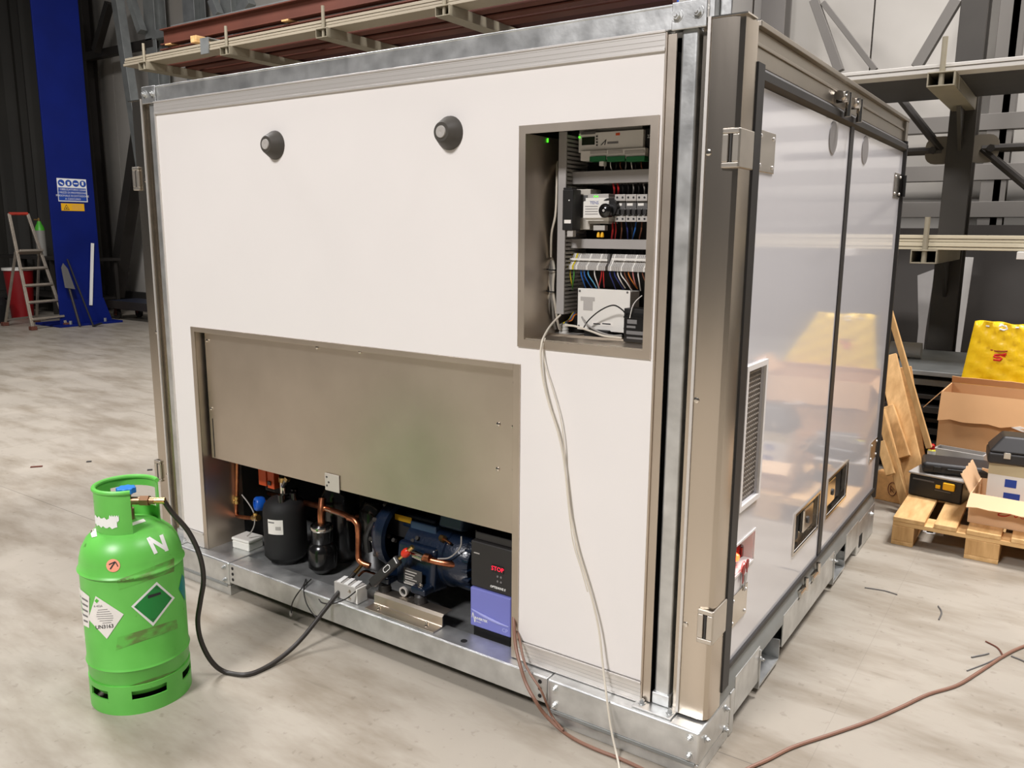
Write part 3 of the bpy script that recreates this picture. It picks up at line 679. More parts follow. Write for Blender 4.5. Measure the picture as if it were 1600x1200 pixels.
for p_, q_ in ((430,227),(703,208)):
    c = pxy(p_,q_,YF); r = 0.052
    kn = obj('wall_cap', MB().lathe([(r,0),(r*0.98,0.006),(r*0.62,0.040),(r*0.56,0.044),(r*0.40,0.044),(0,0.044)], (c.x,YF,c.z), (0,-1,0), n=36), M['grey_knob'], U, label='dark grey conical cap')
    s_ = obj('cap_screw', MB().lathe([(r*0.36,0.044),(r*0.34,0.048),(r*0.10,0.049),(0,0.047)], (c.x,YF,c.z), (0,-1,0), n=20), M['light_grey'], kn)

# stainless corner columns
prof = [(-0.858,2.120),(-0.838,2.120),(-0.836,2.104),(-0.828,2.098),(-0.772,2.098),(-0.756,2.101),(-0.745,2.112),(-0.742,2.128),(-0.742,2.200),(-0.81,2.200),(-0.81,2.165),(-0.858,2.165)]
def column(f, s):
    pts = [(f(a), b) for a, b in prof]
    c = obj('stainless_column', MB().prism(pts, (0,0,0.158), (1,0,0), (0,1,0), (0,0,1.922)), M['stainless'], U, ang=22)
    obj('fold_edge', MB().bx(min(f(-0.837),f(-0.829)),max(f(-0.837),f(-0.829)),2.093,2.099,0.16,2.084), M['alu'], c)
    obj('top_lip', MB().bx(min(f(-0.859),f(-0.735)),max(f(-0.859),f(-0.735)),2.095,2.17,2.080,2.084), M['stainless_bright'], c)
    for z in (1.753,1.099,0.44): obj('rivet', MB().lathe([(0.009,0),(0.008,0.002),(0.004,0.0035),(0,0.003)], (f(-0.821),2.098,z), (0,-1,0), n=14), M['stainless_bright'], c)
    for z0, z1 in ((1.712,1.81),(0.402,0.503)):
        hx0, hx1 = sorted((f(-0.783), f(-0.738)))
        h = obj('hinge', MB().bx(hx0,hx1,2.088,2.098,z0,z0+0.014).bx(hx0,hx1,2.088,2.098,z1-0.014,z1).bx(min(f(-0.783),f(-0.766)),max(f(-0.783),f(-0.766)),2.088,2.098,z0+0.014,z1-0.014).bx(min(f(-0.756),f(-0.738)),max(f(-0.756),f(-0.738)),2.088,2.098,z0+0.014,z1-0.014).bx(min(f(-0.742),f(-0.736)),max(f(-0.742),f(-0.736)),2.092,2.20,z0,z1), M['hinge_steel'], c, bevel=0.003)
        obj('hinge_pin', MB().cyl((f(-0.761),2.094,z0+0.014),(f(-0.761),2.094,z1-0.014),0.0035,n=10), M['dark_grey'], h)
    return c
column(lambda x: x, 1); column(mir, -1)

# header over the doors
obj('door_header', MB().bx(-0.81,-0.757,2.222,4.46,1.985,2.075).bx(-0.81,-0.742,2.222,4.46,2.075,2.09).bx(-0.757,-0.752,2.222,4.46,2.030,2.040).bx(-0.81,-0.745,4.40,4.46,1.985,2.075), M['stainless_dark_reflect'], U, bevel=0.002)
obj('door_sill', MB().prism([(-0.81,0.15),(-0.744,0.15),(-0.744,0.192),(-0.766,0.2415),(-0.81,0.2415)], (0,2.2,0), (1,0,0), (0,0,1), (0,2.26,0)), M['galv_dull'], U, bevel=0.002)
# rubber seal
sl = MB()
XS = -0.738
def seal(y0,y1,z0,z1,ax):
    if ax == 'z': sl.prism([(-0.80,y0),(-0.757,y0),(XS,y0+0.014),(XS,y1-0.014),(-0.752,y1),(-0.80,y1)], (0,0,z0),(1,0,0),(0,1,0),(0,0,z1-z0))
    else: sl.prism([(-0.80,z0),(-0.757,z0),(XS,z0+0.013),(XS,z1-0.016),(-0.757,z1),(-0.80,z1)], (0,y0,0),(1,0,0),(0,0,1),(0,y1-y0,0))
sl.prism([(-0.80,2.201),(-0.745,2.201),(-0.7375,2.205),(-0.7375,2.258),(-0.751,2.267),(-0.80,2.267)], (0,0,0.200),(1,0,0),(0,1,0),(0,0,1.785)); seal(4.418,4.462,0.205,1.985,'z'); seal(2.21,4.46,1.934,1.984,'y'); sl.bx(-0.80,-0.744,2.21,4.46,0.242,0.2565)
sl.bx(-0.80,-0.748,3.313,3.368,0.25,1.94)
obj('door_seal', sl, M['rubber'], U, ang=25)

# doors
DZ0, DZ1, XD = 0.256, 1.934, -0.752
GR = (2.300,2.458,0.752,1.158); NI = (2.282,2.466,0.532,0.628); LA1 = (2.94,3.275,0.392,0.535); LA2 = (3.41,3.755,0.395,0.55)
d1 = obj('door', holed(2.266,3.313,DZ0,DZ1,[NI,LA1,GR],XD-0.05,XD,0), M['white_door'], U, smooth=False, label='glossy white door with grille and red lamp')
d2 = obj('door', holed(3.368,4.418,DZ0,DZ1,[LA2],XD-0.05,XD,0), M['white_door'], U, smooth=False, label='glossy white door at the far end')
def box_inside(r, depth, t=0.003):
    y0,y1,z0,z1 = r; mb = MB()
    mb.bx(XD-depth-t,XD-depth,y0,y1,z0,z1).bx(XD-depth,XD-0.001,y0,y0+t,z0,z1).bx(XD-depth,XD-0.001,y1-t,y1,z0,z1).bx(XD-depth,XD-0.001,y0+t,y1-t,z0,z0+t).bx(XD-depth,XD-0.001,y0+t,y1-t,z1-t,z1); return mb
def frame_on(r, w, x0, x1):
    y0,y1,z0,z1 = r; return holed(y0-w,y1+w,z0-w,z1+w,[r],x0,x1,0)
gf = obj('grille_frame', frame_on(GR,0.016,XD+0.0005,XD+0.008), M['white_panel'], d1, bevel=0.002, smooth=False)
M['perf'] = mat('perf', srgb(104,96,88), 0.5, 0.3, var=0.1, scale=30)
gm = obj('grille_plate', MB().bx(XD-0.012,XD-0.008,GR[0],GR[1],GR[2],GR[3]), M['perf'], d1)
mb = MB(); rows = 26
for i in range(rows):
    for j in range(10):
        y = GR[0]+0.01+0.0155*j+(0.0075 if i % 2 else 0); z = GR[2]+0.012+(GR[3]-GR[2]-0.024)*i/(rows-1)
        if y < GR[1]-0.004: mb.cyl((XD-0.008,y,z),(XD-0.0045,y,z),0.0038,0.0026,n=6)
obj('perforations', mb, mat('perf_light', srgb(150,142,132), 0.35, 0.6), d1, kind='stuff')
obj('niche_box', box_inside(NI,0.048), M['white_panel'], d1, smooth=False)
obj('niche_frame', frame_on(NI,0.007,XD+0.0005,XD+0.003), M['white_panel'], d1, smooth=False)
lp = V(XD-0.004, NI[0]+0.032, NI[2]+0.055)
obj('indicator_lamp', MB().lathe([(0.014,0),(0.014,0.018),(0.010,0.028),(0,0.031)], lp-V(0.02,0,0), (1,0,0), n=18), M['lamp_red'], d1, label='glowing red indicator lamp')
obj('lock_switch', MB().cyl(lp+V(-0.04,0.066,-0.004), lp+V(-0.006,0.066,-0.004), 0.021, n=20).bx(lp.x-0.006,lp.x+0.0,lp.y+0.056,lp.y+0.068,lp.z-0.018,lp.z+0.01), mat('dark_red', srgb(84,14,16), 0.35), d1)
M['dark_red_key'] = mat('dark_red_key', srgb(150,40,36), 0.4)
kx = XD+0.006
obj('key_ring', MB().tube([V(kx, lp.y+0.045+0.018*math.cos(a), lp.z-0.045+0.018*math.sin(a)) for a in [2*PI*i/14 for i in range(15)]], 0.0016, 6), mat('pink_ring', srgb(214,120,110), 0.4), d1)
for i, (dy, dz, m_) in enumerate(((0.045,-0.052,'dark_red_key'),(0.068,-0.085,'light_grey'),(0.078,-0.045,'dark_red_key'))):
    obj('key', MB().prism(rrect(0.022,0.03,0.009,3), (kx,lp.y+dy,lp.z+dz), (0,1,0), (0,0,1), (0.003,0,0)).bx(kx,kx+0.002,lp.y+dy-0.004,lp.y+dy+0.004,lp.z+dz-0.045,lp.z+dz-0.01), M[m_], d1)
def latch(r, door, flip):
    y0,y1,z0,z1 = r; cy, cz = (y0+y1)/2, (z0+z1)/2
    obj('latch_dish', box_inside(r,0.03), M['stainless_bright'], door, smooth=False)
    obj('latch_rim', frame_on(r,0.010,XD+0.0005,XD+0.005), M['stainless_bright'], door, bevel=0.002, smooth=False)
    ya, yb = (y0+0.015, cy-0.03) if flip else (cy+0.03, y1-0.015)
    obj('latch_paddle', MB().bx(XD-0.028,XD-0.003,min(cy-0.02,cy+0.09) if flip else y0+0.03,cy+0.11 if flip else cy-0.01,z0+0.03,z1-0.02), M['stainless_bright'], door, bevel=0.006)
    obj('latch_pocket', MB().bx(XD-0.0295,XD-0.020,ya,yb,z0+0.012,z1-0.012), M['matte_black'], door)
    obj('latch_barrel', MB().cyl((XD-0.01,cy+(0.03 if flip else -0.06),cz),(XD+0.002,cy+(0.03 if flip else -0.06),cz),0.014,n=16), M['dark_grey'], door)
    for y in (y0+0.012,y1-0.012):
        for z in (z0+0.01,z1-0.01): obj('screw', MB().cyl((XD-0.027,y,z),(XD-0.022,y,z),0.005,n=10), M['stainless_bright'], door)
latch(LA1, d1, True); latch(LA2, d2, False)
for d, y in ((d1,3.072),(d2,3.585)): obj('round_plug', MB().lathe([(0.055,0),(0.054,0.003),(0,0.004)], (XD,y,1.876), (1,0,0), n=36), M['grey_disc'], d)
def hinge_plate(y0,y1,z0,z1,d):
    h = obj('hinge_plate', MB().bx(XD+0.0005,XD+0.004,y0,y1,z0,z1), M['stainless_bright'], d, bevel=0.0015)
    for y in (y0+0.02,y1-0.02):
        for z in (z0+0.016,z1-0.016): obj('screw', MB().lathe([(0.006,0),(0.005,0.003),(0,0.0035)], (XD+0.004,y,z), (1,0,0), n=12), M['alu'], h)
hinge_plate(2.27,2.42,1.715,1.825,d1); hinge_plate(2.27,2.42,0.368,0.472,d1); hinge_plate(4.25,4.41,1.72,1.83,d2); hinge_plate(4.25,4.41,0.43,0.53,d2)
obj('hinge_knuckle', MB().cyl((-0.735,4.425,1.725),(-0.735,4.425,1.825),0.008,n=14), M['matte_black'], d2)
for y in (3.09,3.27):   # lock cams above and below the doors
    k_ = obj('lock_cam', MB().cyl((-0.735,y-0.05,2.012),(-0.735,y+0.03,2.012),0.016,n=16).cyl((-0.752,y,2.012),(-0.715,y,2.012),0.02,n=16), M['stainless_bright'], U)
    obj('lock_rod', MB().cyl((-0.722,y+0.035,1.95),(-0.722,y+0.035,2.03),0.011,n=14), M['stainless_bright'], k_)
    k_ = obj('lock_cam', MB().cyl((-0.747,y-0.05,0.193),(-0.747,y+0.02,0.193),0.015,n=16).bx(-0.76,-0.742,y-0.06,y+0.05,0.173,0.181), M['stainless_bright'], U)
    obj('lock_rod', MB().cyl((-0.738,y+0.03,0.185),(-0.738,y+0.03,0.235),0.009,n=12), M['stainless_bright'], k_)

# electrical recess: frame, liner
fr = obj('recess_frame', holed(EBX[0],EBX[1],EBX[2],EBX[3],[(EBX[0]+0.024,EBX[1]-0.024,EBX[2]+0.024,EBX[3]-0.024)],YF-0.006,YF-0.0005,1), M['stainless_h'], U, bevel=0.0015, smooth=False)
EX0,EX1,EZ0,EZ1,EYB = EBX[0]+0.022,EBX[1]-0.022,EBX[2]+0.022,EBX[3]-0.022,2.36
obj('recess_liner', MB().bx(EX0-0.003,EX0,YF,EYB,EZ0,EZ1).bx(EX1,EX1+0.003,YF,EYB,EZ0,EZ1).bx(EX0,EX1,YF,EYB,EZ0-0.003,EZ0), M['stainless_h'], U)
obj('recess_lip', MB().bx(EX0,EX1,YF-0.001,YF+0.004,EZ0,EZ0+0.006).bx(EX0,EX1,2.236,2.24,EZ0,EZ0+0.008), M['stainless_bright'], U)
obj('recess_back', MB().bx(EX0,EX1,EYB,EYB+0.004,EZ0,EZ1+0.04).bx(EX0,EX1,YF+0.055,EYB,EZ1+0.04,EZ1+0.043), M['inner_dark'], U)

# compressor bay: frame, liner, cover plate
obj('bay_frame', MB().bx(BAY[0],BAY[0]+0.024,YF-0.005,YF-0.0005,0.152,BAY[3]).bx(BAY[1]-0.026,BAY[1],YF-0.005,YF-0.0005,0.152,BAY[3]).bx(BAY[0]+0.024,BAY[1]-0.026,YF-0.005,YF-0.0005,BAY[3]-0.02,BAY[3]), M['stainless_h'], U, bevel=0.001)
obj('bay_liner', MB().bx(BAY[0]+0.020,BAY[0]+0.024,YF,2.29,0.15,BAY[3]-0.02), M['stainless_h'], U); obj('bay_liner', MB().bx(BAY[1]-0.026,BAY[1]-0.022,YF,2.16,0.15,BAY[3]), M['stainless_h'], U)
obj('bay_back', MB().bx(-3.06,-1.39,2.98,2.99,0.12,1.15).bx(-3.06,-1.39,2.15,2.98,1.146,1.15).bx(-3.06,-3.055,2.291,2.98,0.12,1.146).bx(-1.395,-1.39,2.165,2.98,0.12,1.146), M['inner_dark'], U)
CY = 2.128
cov = obj('cover_plate', MB().bx(-3.036,-1.423,CY,CY+0.003,0.568,1.122), M['stainless_h'], U)
obj('cover_fold', MB().bx(-3.036,-1.423,CY+0.003,CY+0.03,0.568,0.571), M['stainless_h'], cov)
obj('cover_slot', MB().bx(-3.018,-3.014,CY-0.0012,CY-0.0002,0.572,0.745), M['matte_black'], cov)
for p_, q_ in ((314,531),(496,543),(563,550),(322,637),(805,598),(804,734),(779,663),(778,733),(803,667)):
    c = pxy(p_,q_,CY); obj('cover_screw', MB().lathe([(0.008,0),(0.007,0.004),(0.003,0.006),(0,0.006)], (min(max(c.x,-3.02),-1.432),CY,c.z), (0,-1,0), n=14), M['stainless_bright'], cov)
c = pxy(520,757,CY-0.004)
tb = obj('cover_tab', MB().bx(c.x-0.042,c.x+0.036,CY-0.006,CY-0.002,0.555,0.625), M['beige_steel'], cov, bevel=0.002)
for dx, dz in ((-0.03,0.05),(-0.03,0.015),(-0.02,0.03)): obj('tab_hole', MB().cyl((c.x+dx,CY-0.0075,0.56+dz),(c.x+dx,CY-0.006,0.56+dz),0.004,n=10), M['dark_grey'], tb)
# ------------------------------------------------------------------ devices in the electrical recess
ORD = ('first','second','third','fourth','fifth','sixth','seventh','eighth','ninth','tenth','eleventh','twelfth','thirteenth','fourteenth','fifteenth','sixteenth','seventeenth','eighteenth')
def pbox(mb, x0, y0, x1, y1, Y, d):
    """box whose front face spans photo pixels (x0,y0)-(x1,y1) on plane Y, depth d behind it"""
    a = pxy(x0, (y0+y1)/2, Y); b = pxy(x1, (y0+y1)/2, Y); t = pxy((x0+x1)/2, y0, Y); u = pxy((x0+x1)/2, y1, Y)
    return mb.bx(a.x, b.x, Y, Y+d, u.z, t.z)
def pb(name, x0, y0, x1, y1, Y, d, m, parent=None, bevel=0.001, label=None): return obj(name, pbox(MB(),x0,y0,x1,y1,Y,d), M[m] if isinstance(m,str) else m, parent, bevel=bevel, label=label)
BK = EYB - 0.001
def dev(name, label, cat, x0, y1, Y, group=None): return thing(name, label, cat, pxy(x0,y1,Y), group)
# wiring ducts
def duct(label, x0,y0,x1,y1,Y, vertical):
    t = dev('wiring_duct', label, 'duct', (x0+x1)/2, y1, Y, 'wiring ducts')
    pb('cover', x0,y0,x1,y1,Y,0.006,'duct_grey',t)
    a = pxy(x0,(y0+y1)/2,Y); b = pxy(x1,(y0+y1)/2,Y); zt = pxy((x0+x1)/2,y0,Y).z; zb = pxy((x0+x1)/2,y1,Y).z
    if vertical:
        n = int((zt-zb)/0.0125); mb = MB()
        for i in range(n): mb.bx(b.x-0.002,b.x,Y+0.006,BK,zb+0.0125*i,zb+0.0125*i+0.0075); mb.bx(a.x,a.x+0.002,Y+0.006,BK,zb+0.0125*i,zb+0.0125*i+0.0075)
        obj('comb', mb, M['duct_grey'], t, kind='stuff'); obj('back', MB().bx(a.x+0.002,b.x-0.002,BK-0.004,BK,zb,zt), M['duct_grey'], t)
    else:
        n = int((b.x-a.x)/0.0125); mb = MB()
        for i in range(n): mb.bx(a.x+0.0125*i,a.x+0.0125*i+0.0075,Y+0.006,BK,zb,zb+0.002); mb.bx(a.x+0.0125*i,a.x+0.0125*i+0.0075,Y+0.006,BK,zt-0.002,zt)
        obj('comb', mb, M['duct_grey'], t, kind='stuff'); obj('back', MB().bx(a.x,b.x,BK-0.004,BK,zb+0.002,zt-0.002), M['duct_grey'], t)
    return t
duct('upright grey slotted wiring duct along the left of the electrical recess', 871,206,883,491,2.222,True)
duct('level grey wiring duct under the white controller', 887,266,1030,286,2.262,False)
duct('level grey wiring duct above the terminal strip', 887,374,1030,389,2.262,False)
def rail(label, z, Y=2.335):
    t = thing('mounting_rail', label, 'rail', (-1.12,Y,z))
    obj('web', MB().bx(-1.285,EX1-0.004,Y,Y+0.002,z-0.0135,z+0.0135), M['galv'], t)
    obj('flange', MB().bx(-1.285,EX1-0.004,Y-0.006,Y,z+0.0135,z+0.0175), M['galv'], t); obj('flange', MB().bx(-1.285,EX1-0.004,Y-0.006,Y,z-0.0175,z-0.0135), M['galv'], t)
    obj('stand_off', MB().bx(-1.27,-1.25,Y+0.002,BK,z-0.01,z+0.01), M['galv'], t); obj('stand_off', MB().bx(-1.06,-1.04,Y+0.002,BK,z-0.01,z+0.01), M['galv'], t)
rail('steel mounting rail behind the controller', pxy(950,225,2.34).z); rail('steel mounting rail behind the breakers', pxy(950,326,2.34).z); rail('steel mounting rail behind the terminal blocks', pxy(950,410,2.34).z)

# white controller with display
Y = 2.262
t = dev('process_controller', 'white controller module with small display and green plugs in the recess', 'controller', 955, 250, Y)
pb('housing', 904,205,1005,236,Y,0.06,'off_white',t,0.002)
pb('rear_housing', 905,197,1004,209,Y+0.022,0.045,'light_grey',t,0.002)
pb('lower_housing', 907,233,1008,249,Y-0.008,0.066,'off_white',t,0.002)
ds = pb('display', 909,214,929,226.5,Y-0.002,0.002,'screen',t,0.0005)
pb('display_frame', 908,206,930,210,Y-0.001,0.001,'mid_grey',t,0)
for i in range(4): 
    c = pxy(933,213+4.6*i,Y-0.0005); obj('button', MB().cyl(c, c-V(0,0.003,0), 0.0024, n=10), M['ink'], t)
c = pxy(905.5,214.5,Y-0.001); obj('status_light', MB().cyl(c, c-V(0,0.002,0), 0.003, n=10), M['led_green'], t)
pb('logo_mark', 962,207.5,968.5,211.5,Y-0.0006,0.0006,'orange_plastic',t,0)
q = MB().prism([(0,0),(0.018,0.016),(0.020,0.016),(0.016,0.0),(0.013,0.0),(0.016,0.011),(0.004,0.0)], pxy(938,227,Y-0.0008), (1,0,0), (0,0,1), (0,0.0006,0)); obj('logo', q, M['ink'], t)
pb('lettering', 949,221,966,224.5,Y-0.0006,0.0006,'ink_grey',t,0)
for x0, x1 in ((922,947),(950,972),(976,1006)): pb('terminal_cover', x0,235,x1,240,Y-0.011,0.003,'light_grey',t,0.0005)
for x0, x1 in ((921,946),(948,976),(978,1007)):
    g = pb('plug', x0,244,x1,252,Y-0.014,0.03,'pcb_green',t,0.001)
pb('plug', 936,252,943,259,Y-0.012,0.02,'off_white',t)
t = dev('side_module', 'black input module with white mark at the right edge of the recess', 'module', 1012,250,2.28)
pb('body', 1008,200,1024,252,2.275,0.06,'matte_black',t); c = pxy(1016,213,2.274)
obj('lettering', text_mesh('230', 0.013, c, (1,0,0), (0,0,1)), M['ink_white'], t); pb('tag', 1019,216,1023,220,2.273,0.002,'ink_white',t)
# second row
Y = 2.25
t = dev('signal_relay', 'slim black relay with white label beside the power supply', 'relay', 887,362,Y)
Yr = 2.205; pb('body', 878.5,296,895,360,Yr,0.05,'black_plastic',t,0.003); pb('top_bevel', 880,293,894,297,Yr+0.012,0.03,'black_plastic',t,0.002); pb('label', 881.5,343.5,892,349,Yr-0.0008,0.0008,'paper',t,0); c = pxy(889.5,313,Yr); obj('status_light', MB().cyl(c,c-V(0,0.002,0),0.002,n=8), M['ink_white'], t); pb('foot_clip', 886,360,895,370,Yr+0.004,0.02,'light_grey',t)
t = dev('power_supply', 'beige power supply block between black relay and white module', 'power supply', 909,360,Y)
pb('body', 896.5,295.5,922,359,Y+0.018,0.07,'beige_steel',t,0.003); c = pxy(903,307,Y+0.017); obj('status_light', MB().bx(c.x-0.001,c.x+0.001,Y+0.016,Y+0.018,c.z-0.006,c.z+0.004), M['led_green'], t); pb('side_recess', 905,305,918,340,Y+0.0172,0.001,'mid_grey',t,0)
t = dev('interface_module', 'white stepped interface module with green lights left of the breakers', 'module', 931,350,Y)
pb('body', 911,314,951,341,Y-0.014,0.08,'off_white',t,0.002); pb('step', 915,309,951,314,Y-0.006,0.075,'off_white',t,0.001); pb('step', 915,341,951,345,Y-0.006,0.075,'off_white',t,0.001)
pb('terminal_row', 919,303,951,309,Y+0.006,0.06,'light_grey',t,0.001); pb('terminal_row', 919,345,951,349.5,Y+0.006,0.06,'light_grey',t,0.001)
for x in (929.5,933.5): c = pxy(x,307,Y+0.006); obj('status_light', MB().cyl(c,c-V(0,0.002,0),0.0024,n=8), M['led_green'], t)
obj('lettering', text_mesh('TENS', 0.013, pxy(928.5,317,Y-0.0147), (1,0,0), (0,0,1)), M['ink_blue'], t, smooth=False)
for i in range(4): pb('print_line', 914,322+4*i,934,323+4*i,Y-0.0146,0.0005,'ink_grey',t,0)
t = dev('rotary_switch', 'black rotary knob switch in front of the white module', 'switch', 947,340,Y-0.03)
c = pxy(944,329,Y-0.03); obj('knob', MB().lathe([(0.021,0.03),(0.021,0.004),(0.018,0.0),(0.008,-0.004),(0.007,-0.002),(0,-0.002)], c, (0,1,0), n=24), M['gloss_black'], t)
c2 = pxy(951,324,Y-0.01); obj('body', MB().lathe([(0.027,0.02),(0.027,0.0),(0.0,0.0)], c2, (0,1,0), n=24).bx(c2.x-0.02,c2.x+0.02,c2.y+0.02,2.336,c2.z-0.02,c2.z+0.02), M['black_plastic'], t)
obj('pointer', MB().cyl(c+V(0,-0.003,0), c+V(0,-0.005,0), 0.004, n=10), M['light_grey'], t)
for i in range(3):
    x0 = 960.5+17.1*i; pos = ('left','middle','right')[i]
    t = dev('circuit_breaker', 'grey two-pole circuit breaker, %s of the row of three' % pos, 'breaker', x0+8, 347, Y, 'circuit breakers')
    pb('body', x0,303.5,x0+16.4,346,Y+0.012,0.07,'mid_grey',t,0.001)
    pb('terminal_face', x0,303.5,x0+16.4,314,Y+0.004,0.03,'light_grey',t,0.001); pb('terminal_face', x0,337,x0+16.4,346.5,Y+0.004,0.03,'light_grey',t,0.001)
    pb('label', x0+2,317.5,x0+11,321.5,Y+0.011,0.001,'paper',t,0)
    for k_ in range(2):
        c = pxy(x0+4+8.4*k_,308.5,Y+0.004); obj('terminal_screw', MB().cyl(c,c-V(0,0.001,0),0.0032,n=10), M['ink'], t)
        c = pxy(x0+4+8.4*k_,342,Y+0.004); obj('terminal_screw', MB().cyl(c,c-V(0,0.001,0),0.0032,n=10), M['ink'], t)
        tg = pb('toggle', x0+1+8.4*k_,327,x0+6.5+8.4*k_,335,Y-0.004,0.02,'charcoal',t,0.001); pb('edge', x0+7+8.4*k_,326,x0+8+8.4*k_,336,Y+0.008,0.004,'light_grey',t,0)
t = dev('teal_contactor', 'dark contactor with teal housing right of the breakers', 'contactor', 1016,345,Y+0.02)
pb('housing', 1012,303,1024,318,Y+0.02,0.06,mat('teal_dark', srgb(20,90,80), 0.5),t); pb('body', 1012,318,1024,336,Y+0.016,0.06,'matte_black',t); pb('tag', 1012,328,1018,332,Y+0.014,0.002,'paper',t)
# terminal strip: one block copied along the rail
Y = 2.262
ts = dev('terminal_strip', 'long strip of grey terminal blocks with yellow-green earth blocks at its left end', 'terminal strip', 950,421,Y)
za, zb = pxy(900,396,Y).z, pxy(900,421,Y).z; zc = pxy(900,410,Y).z; xa = pxy(889,410,Y).x; xb_ = EX1-0.008
proto = None; me_g = None
def term_mesh(w):
    mb = MB().prism([(0.0,zb),(0.0,zb+0.012),(0.012,zc),(0.030,za),(0.07,za),(0.07,zb)], (0,Y-0.012,0), (0,1,0), (0,0,1), (w,0,0))
    return mb
gap = pxy(950,410,Y).x
x = xa; i = 0; first = {}
while x < xb_-0.006:
    if abs(x-gap) < 0.006: x += 0.008; continue
    g = i in (0,3); wht = i in (1,2)
    key = 'w_yellow' if g else ('off_white' if wht or i % 6 == 5 else 'light_grey')
    if key not in first:
        o = obj('terminal_block', term_mesh(0.0052), M[key], ts, smooth=False); first[key] = o
        o.location = (x,0,0)
    else:
        o = first[key].copy(); COL.objects.link(o); o.parent = ts; o.matrix_parent_inverse = first[key].matrix_parent_inverse.copy(); o.location = (x,0,0)
    x += 0.0062; i += 1
obj('end_bracket', MB().bx(gap-0.004,gap+0.004,Y+0.002,2.335,zb,za), M['mid_grey'], ts)
pb('marker_strip', 890,404,949,407,Y-0.006,0.001,'off_white',ts,0); pb('marker_strip', 956,404,1016,407,Y-0.006,0.001,'off_white',ts,0)
# white enclosure and battery on the recess floor
Y = 2.262
t = dev('junction_enclosure', 'white square enclosure with printed label on the recess floor', 'enclosure', 942,517,Y)
pb('box', 903.5,454,983,518,Y+0.004,0.07,'off_white',t,0.002); pb('lid', 902.5,452,984,517.5,Y,0.004,'off_white',t,0.001)
for x, y in ((906,454.5),(980.5,457),(904.5,509),(976,513)): c = pxy(x,y,Y); obj('lid_screw', MB().cyl(c,c-V(0,0.0015,0),0.0035,n=10), M['mid_grey'], t)
pb('label', 925,503,958,509,Y-0.0008,0.0008,'paper',t,0)
for a_, b_ in ((927,938),(941,954)): pb('print_line', a_,505.2,b_,507,Y-0.0013,0.0005,'ink',t,0)
pb('sticker_residue', 911.5,464,926,485,Y-0.0008,0.0008,'light_grey',t,0); pb('sticker_residue', 907,464,929,470,Y-0.0010,0.0008,'light_grey',t,0)
Y = 2.215
t = dev('backup_battery', 'black sealed backup battery with grey print at the right of the recess floor', 'battery', 995,536,Y)
pb('case', 974,490,1024,536,Y,0.07,'gloss_black',t,0.003); pb('lid', 975,483,1024,491,Y+0.004,0.064,'black_plastic',t,0.002); pb('rib', 974,496,1024,498,Y-0.003,0.003,'gloss_black',t,0.0005)
for a_, b_, c_, d_ in ((980,499.5,995,506),(979,509,993,512.5),(978.5,517.5,1006,523),(979,527,1004,530)): pb('print_line', a_,b_,c_,d_,Y-0.0006,0.0005,'ink_grey',t,0)
# wires
def wire(name, pts, r, m, label, cat='wire', group='wires in the electrical recess', per=6, n=6): return tag(obj(name, MB().tube(spline(pts,per), r, n), M[m]), label, cat, group)
Y = 2.262; wcols = [('w_yellow','yellow'),('w_green','green'),('w_blue','blue'),('w_blue','blue'),('w_lblue','light blue'),('w_white','white'),('w_red','red'),('w_red','red'),('w_dblue','dark blue'),('w_dblue','dark blue'),('w_white','white'),('w_white','white'),('w_brown','brown'),('w_orange','tan'),('w_pink','pink'),('w_white','white'),('w_brown','brown'),('w_pink','pink')]
xs_ = [891,897,908,913,919,929,940,943,953,960,965,970,976,982,989,997,1004,1010]
for i, ((m_, cn), x) in enumerate(zip(wcols, xs_)):
    dx = [4,-3,8,12,16,8,-5,1,10,14,12,18,12,14,6,4,10,12][i]; y1 = 449+((i*5)%7)
    p = [pxy(x,421,Y+0.004), pxy(x+dx*0.05,430,Y-0.006), pxy(x+dx*0.5,441,Y-0.002), pxy(x+dx,y1,Y+0.02)]
    w_ = wire('loop_wire', p, 0.0020, m_, '%s loop wire, %s from the left, leaving the terminal strip' % (cn, ORD[i])); 
for i, (x0, x1, y0, y1, m_, lab) in enumerate(((958,960,287,303,'w_red','thick red wire entering the switch from the duct'),(965,966,287,304,'w_red','second red wire right of the thick red one'),(972,973,287,303,'w_black','black wire into the left breaker'),(981,981,287,303,'w_black','black wire between the left and middle breakers'),(989,989,287,303,'w_grey','grey wire into the middle breaker'),(997,998,287,303,'w_black','black wire into the right breaker'),(1005,1007,287,303,'w_grey','grey wire beside the right breaker'),
        (957,956,347,373,'w_red','thick red wire leaving below the switch'),(962,961,347,373,'w_red','red wire below the left breaker'),(971,970,347,373,'w_brown','brown wire below the left breaker'),(978,981,347,373,'w_dblue','dark blue wire below the middle breaker'),(986,988,347,373,'w_black','black wire below the middle breaker'),(994,988,347,373,'w_blue','blue wire slanting below the right breaker'),(1003,999,347,373,'w_brown','brown wire below the right breaker'))):
    wire('breaker_wire', [pxy(x0,y0,2.285), pxy((x0+x1)/2+1,(y0+y1)/2,2.278), pxy(x1,y1,2.30)], 0.0032 if 'thick' in lab else 0.0022, m_, lab)
for i in range(8):
    x = 946+8*i; wire('plug_wire', [pxy(x,252,2.268), pxy(x+(i%3)-1,259,2.262), pxy(x-1+(i%2)*3,266,2.275)], 0.0017, ('w_grey','w_white','w_black','w_brown')[i%4], '%s wire, %s from the left, below the controller plugs' % (('grey','white','black','brown')[i%4], ORD[i]))
t = dev('ferrule_bundle', 'yellow capped splice hanging below the white module', 'connector', 938,372,2.27)
for i in range(2): c = pxy(935+6*i,369,2.265); obj('cap', MB().lathe([(0.003,0.012),(0.005,0.006),(0.006,-0.002),(0.004,-0.004),(0,-0.004)], c, (0,0,1), n=12), M['yellow_plastic'], t)
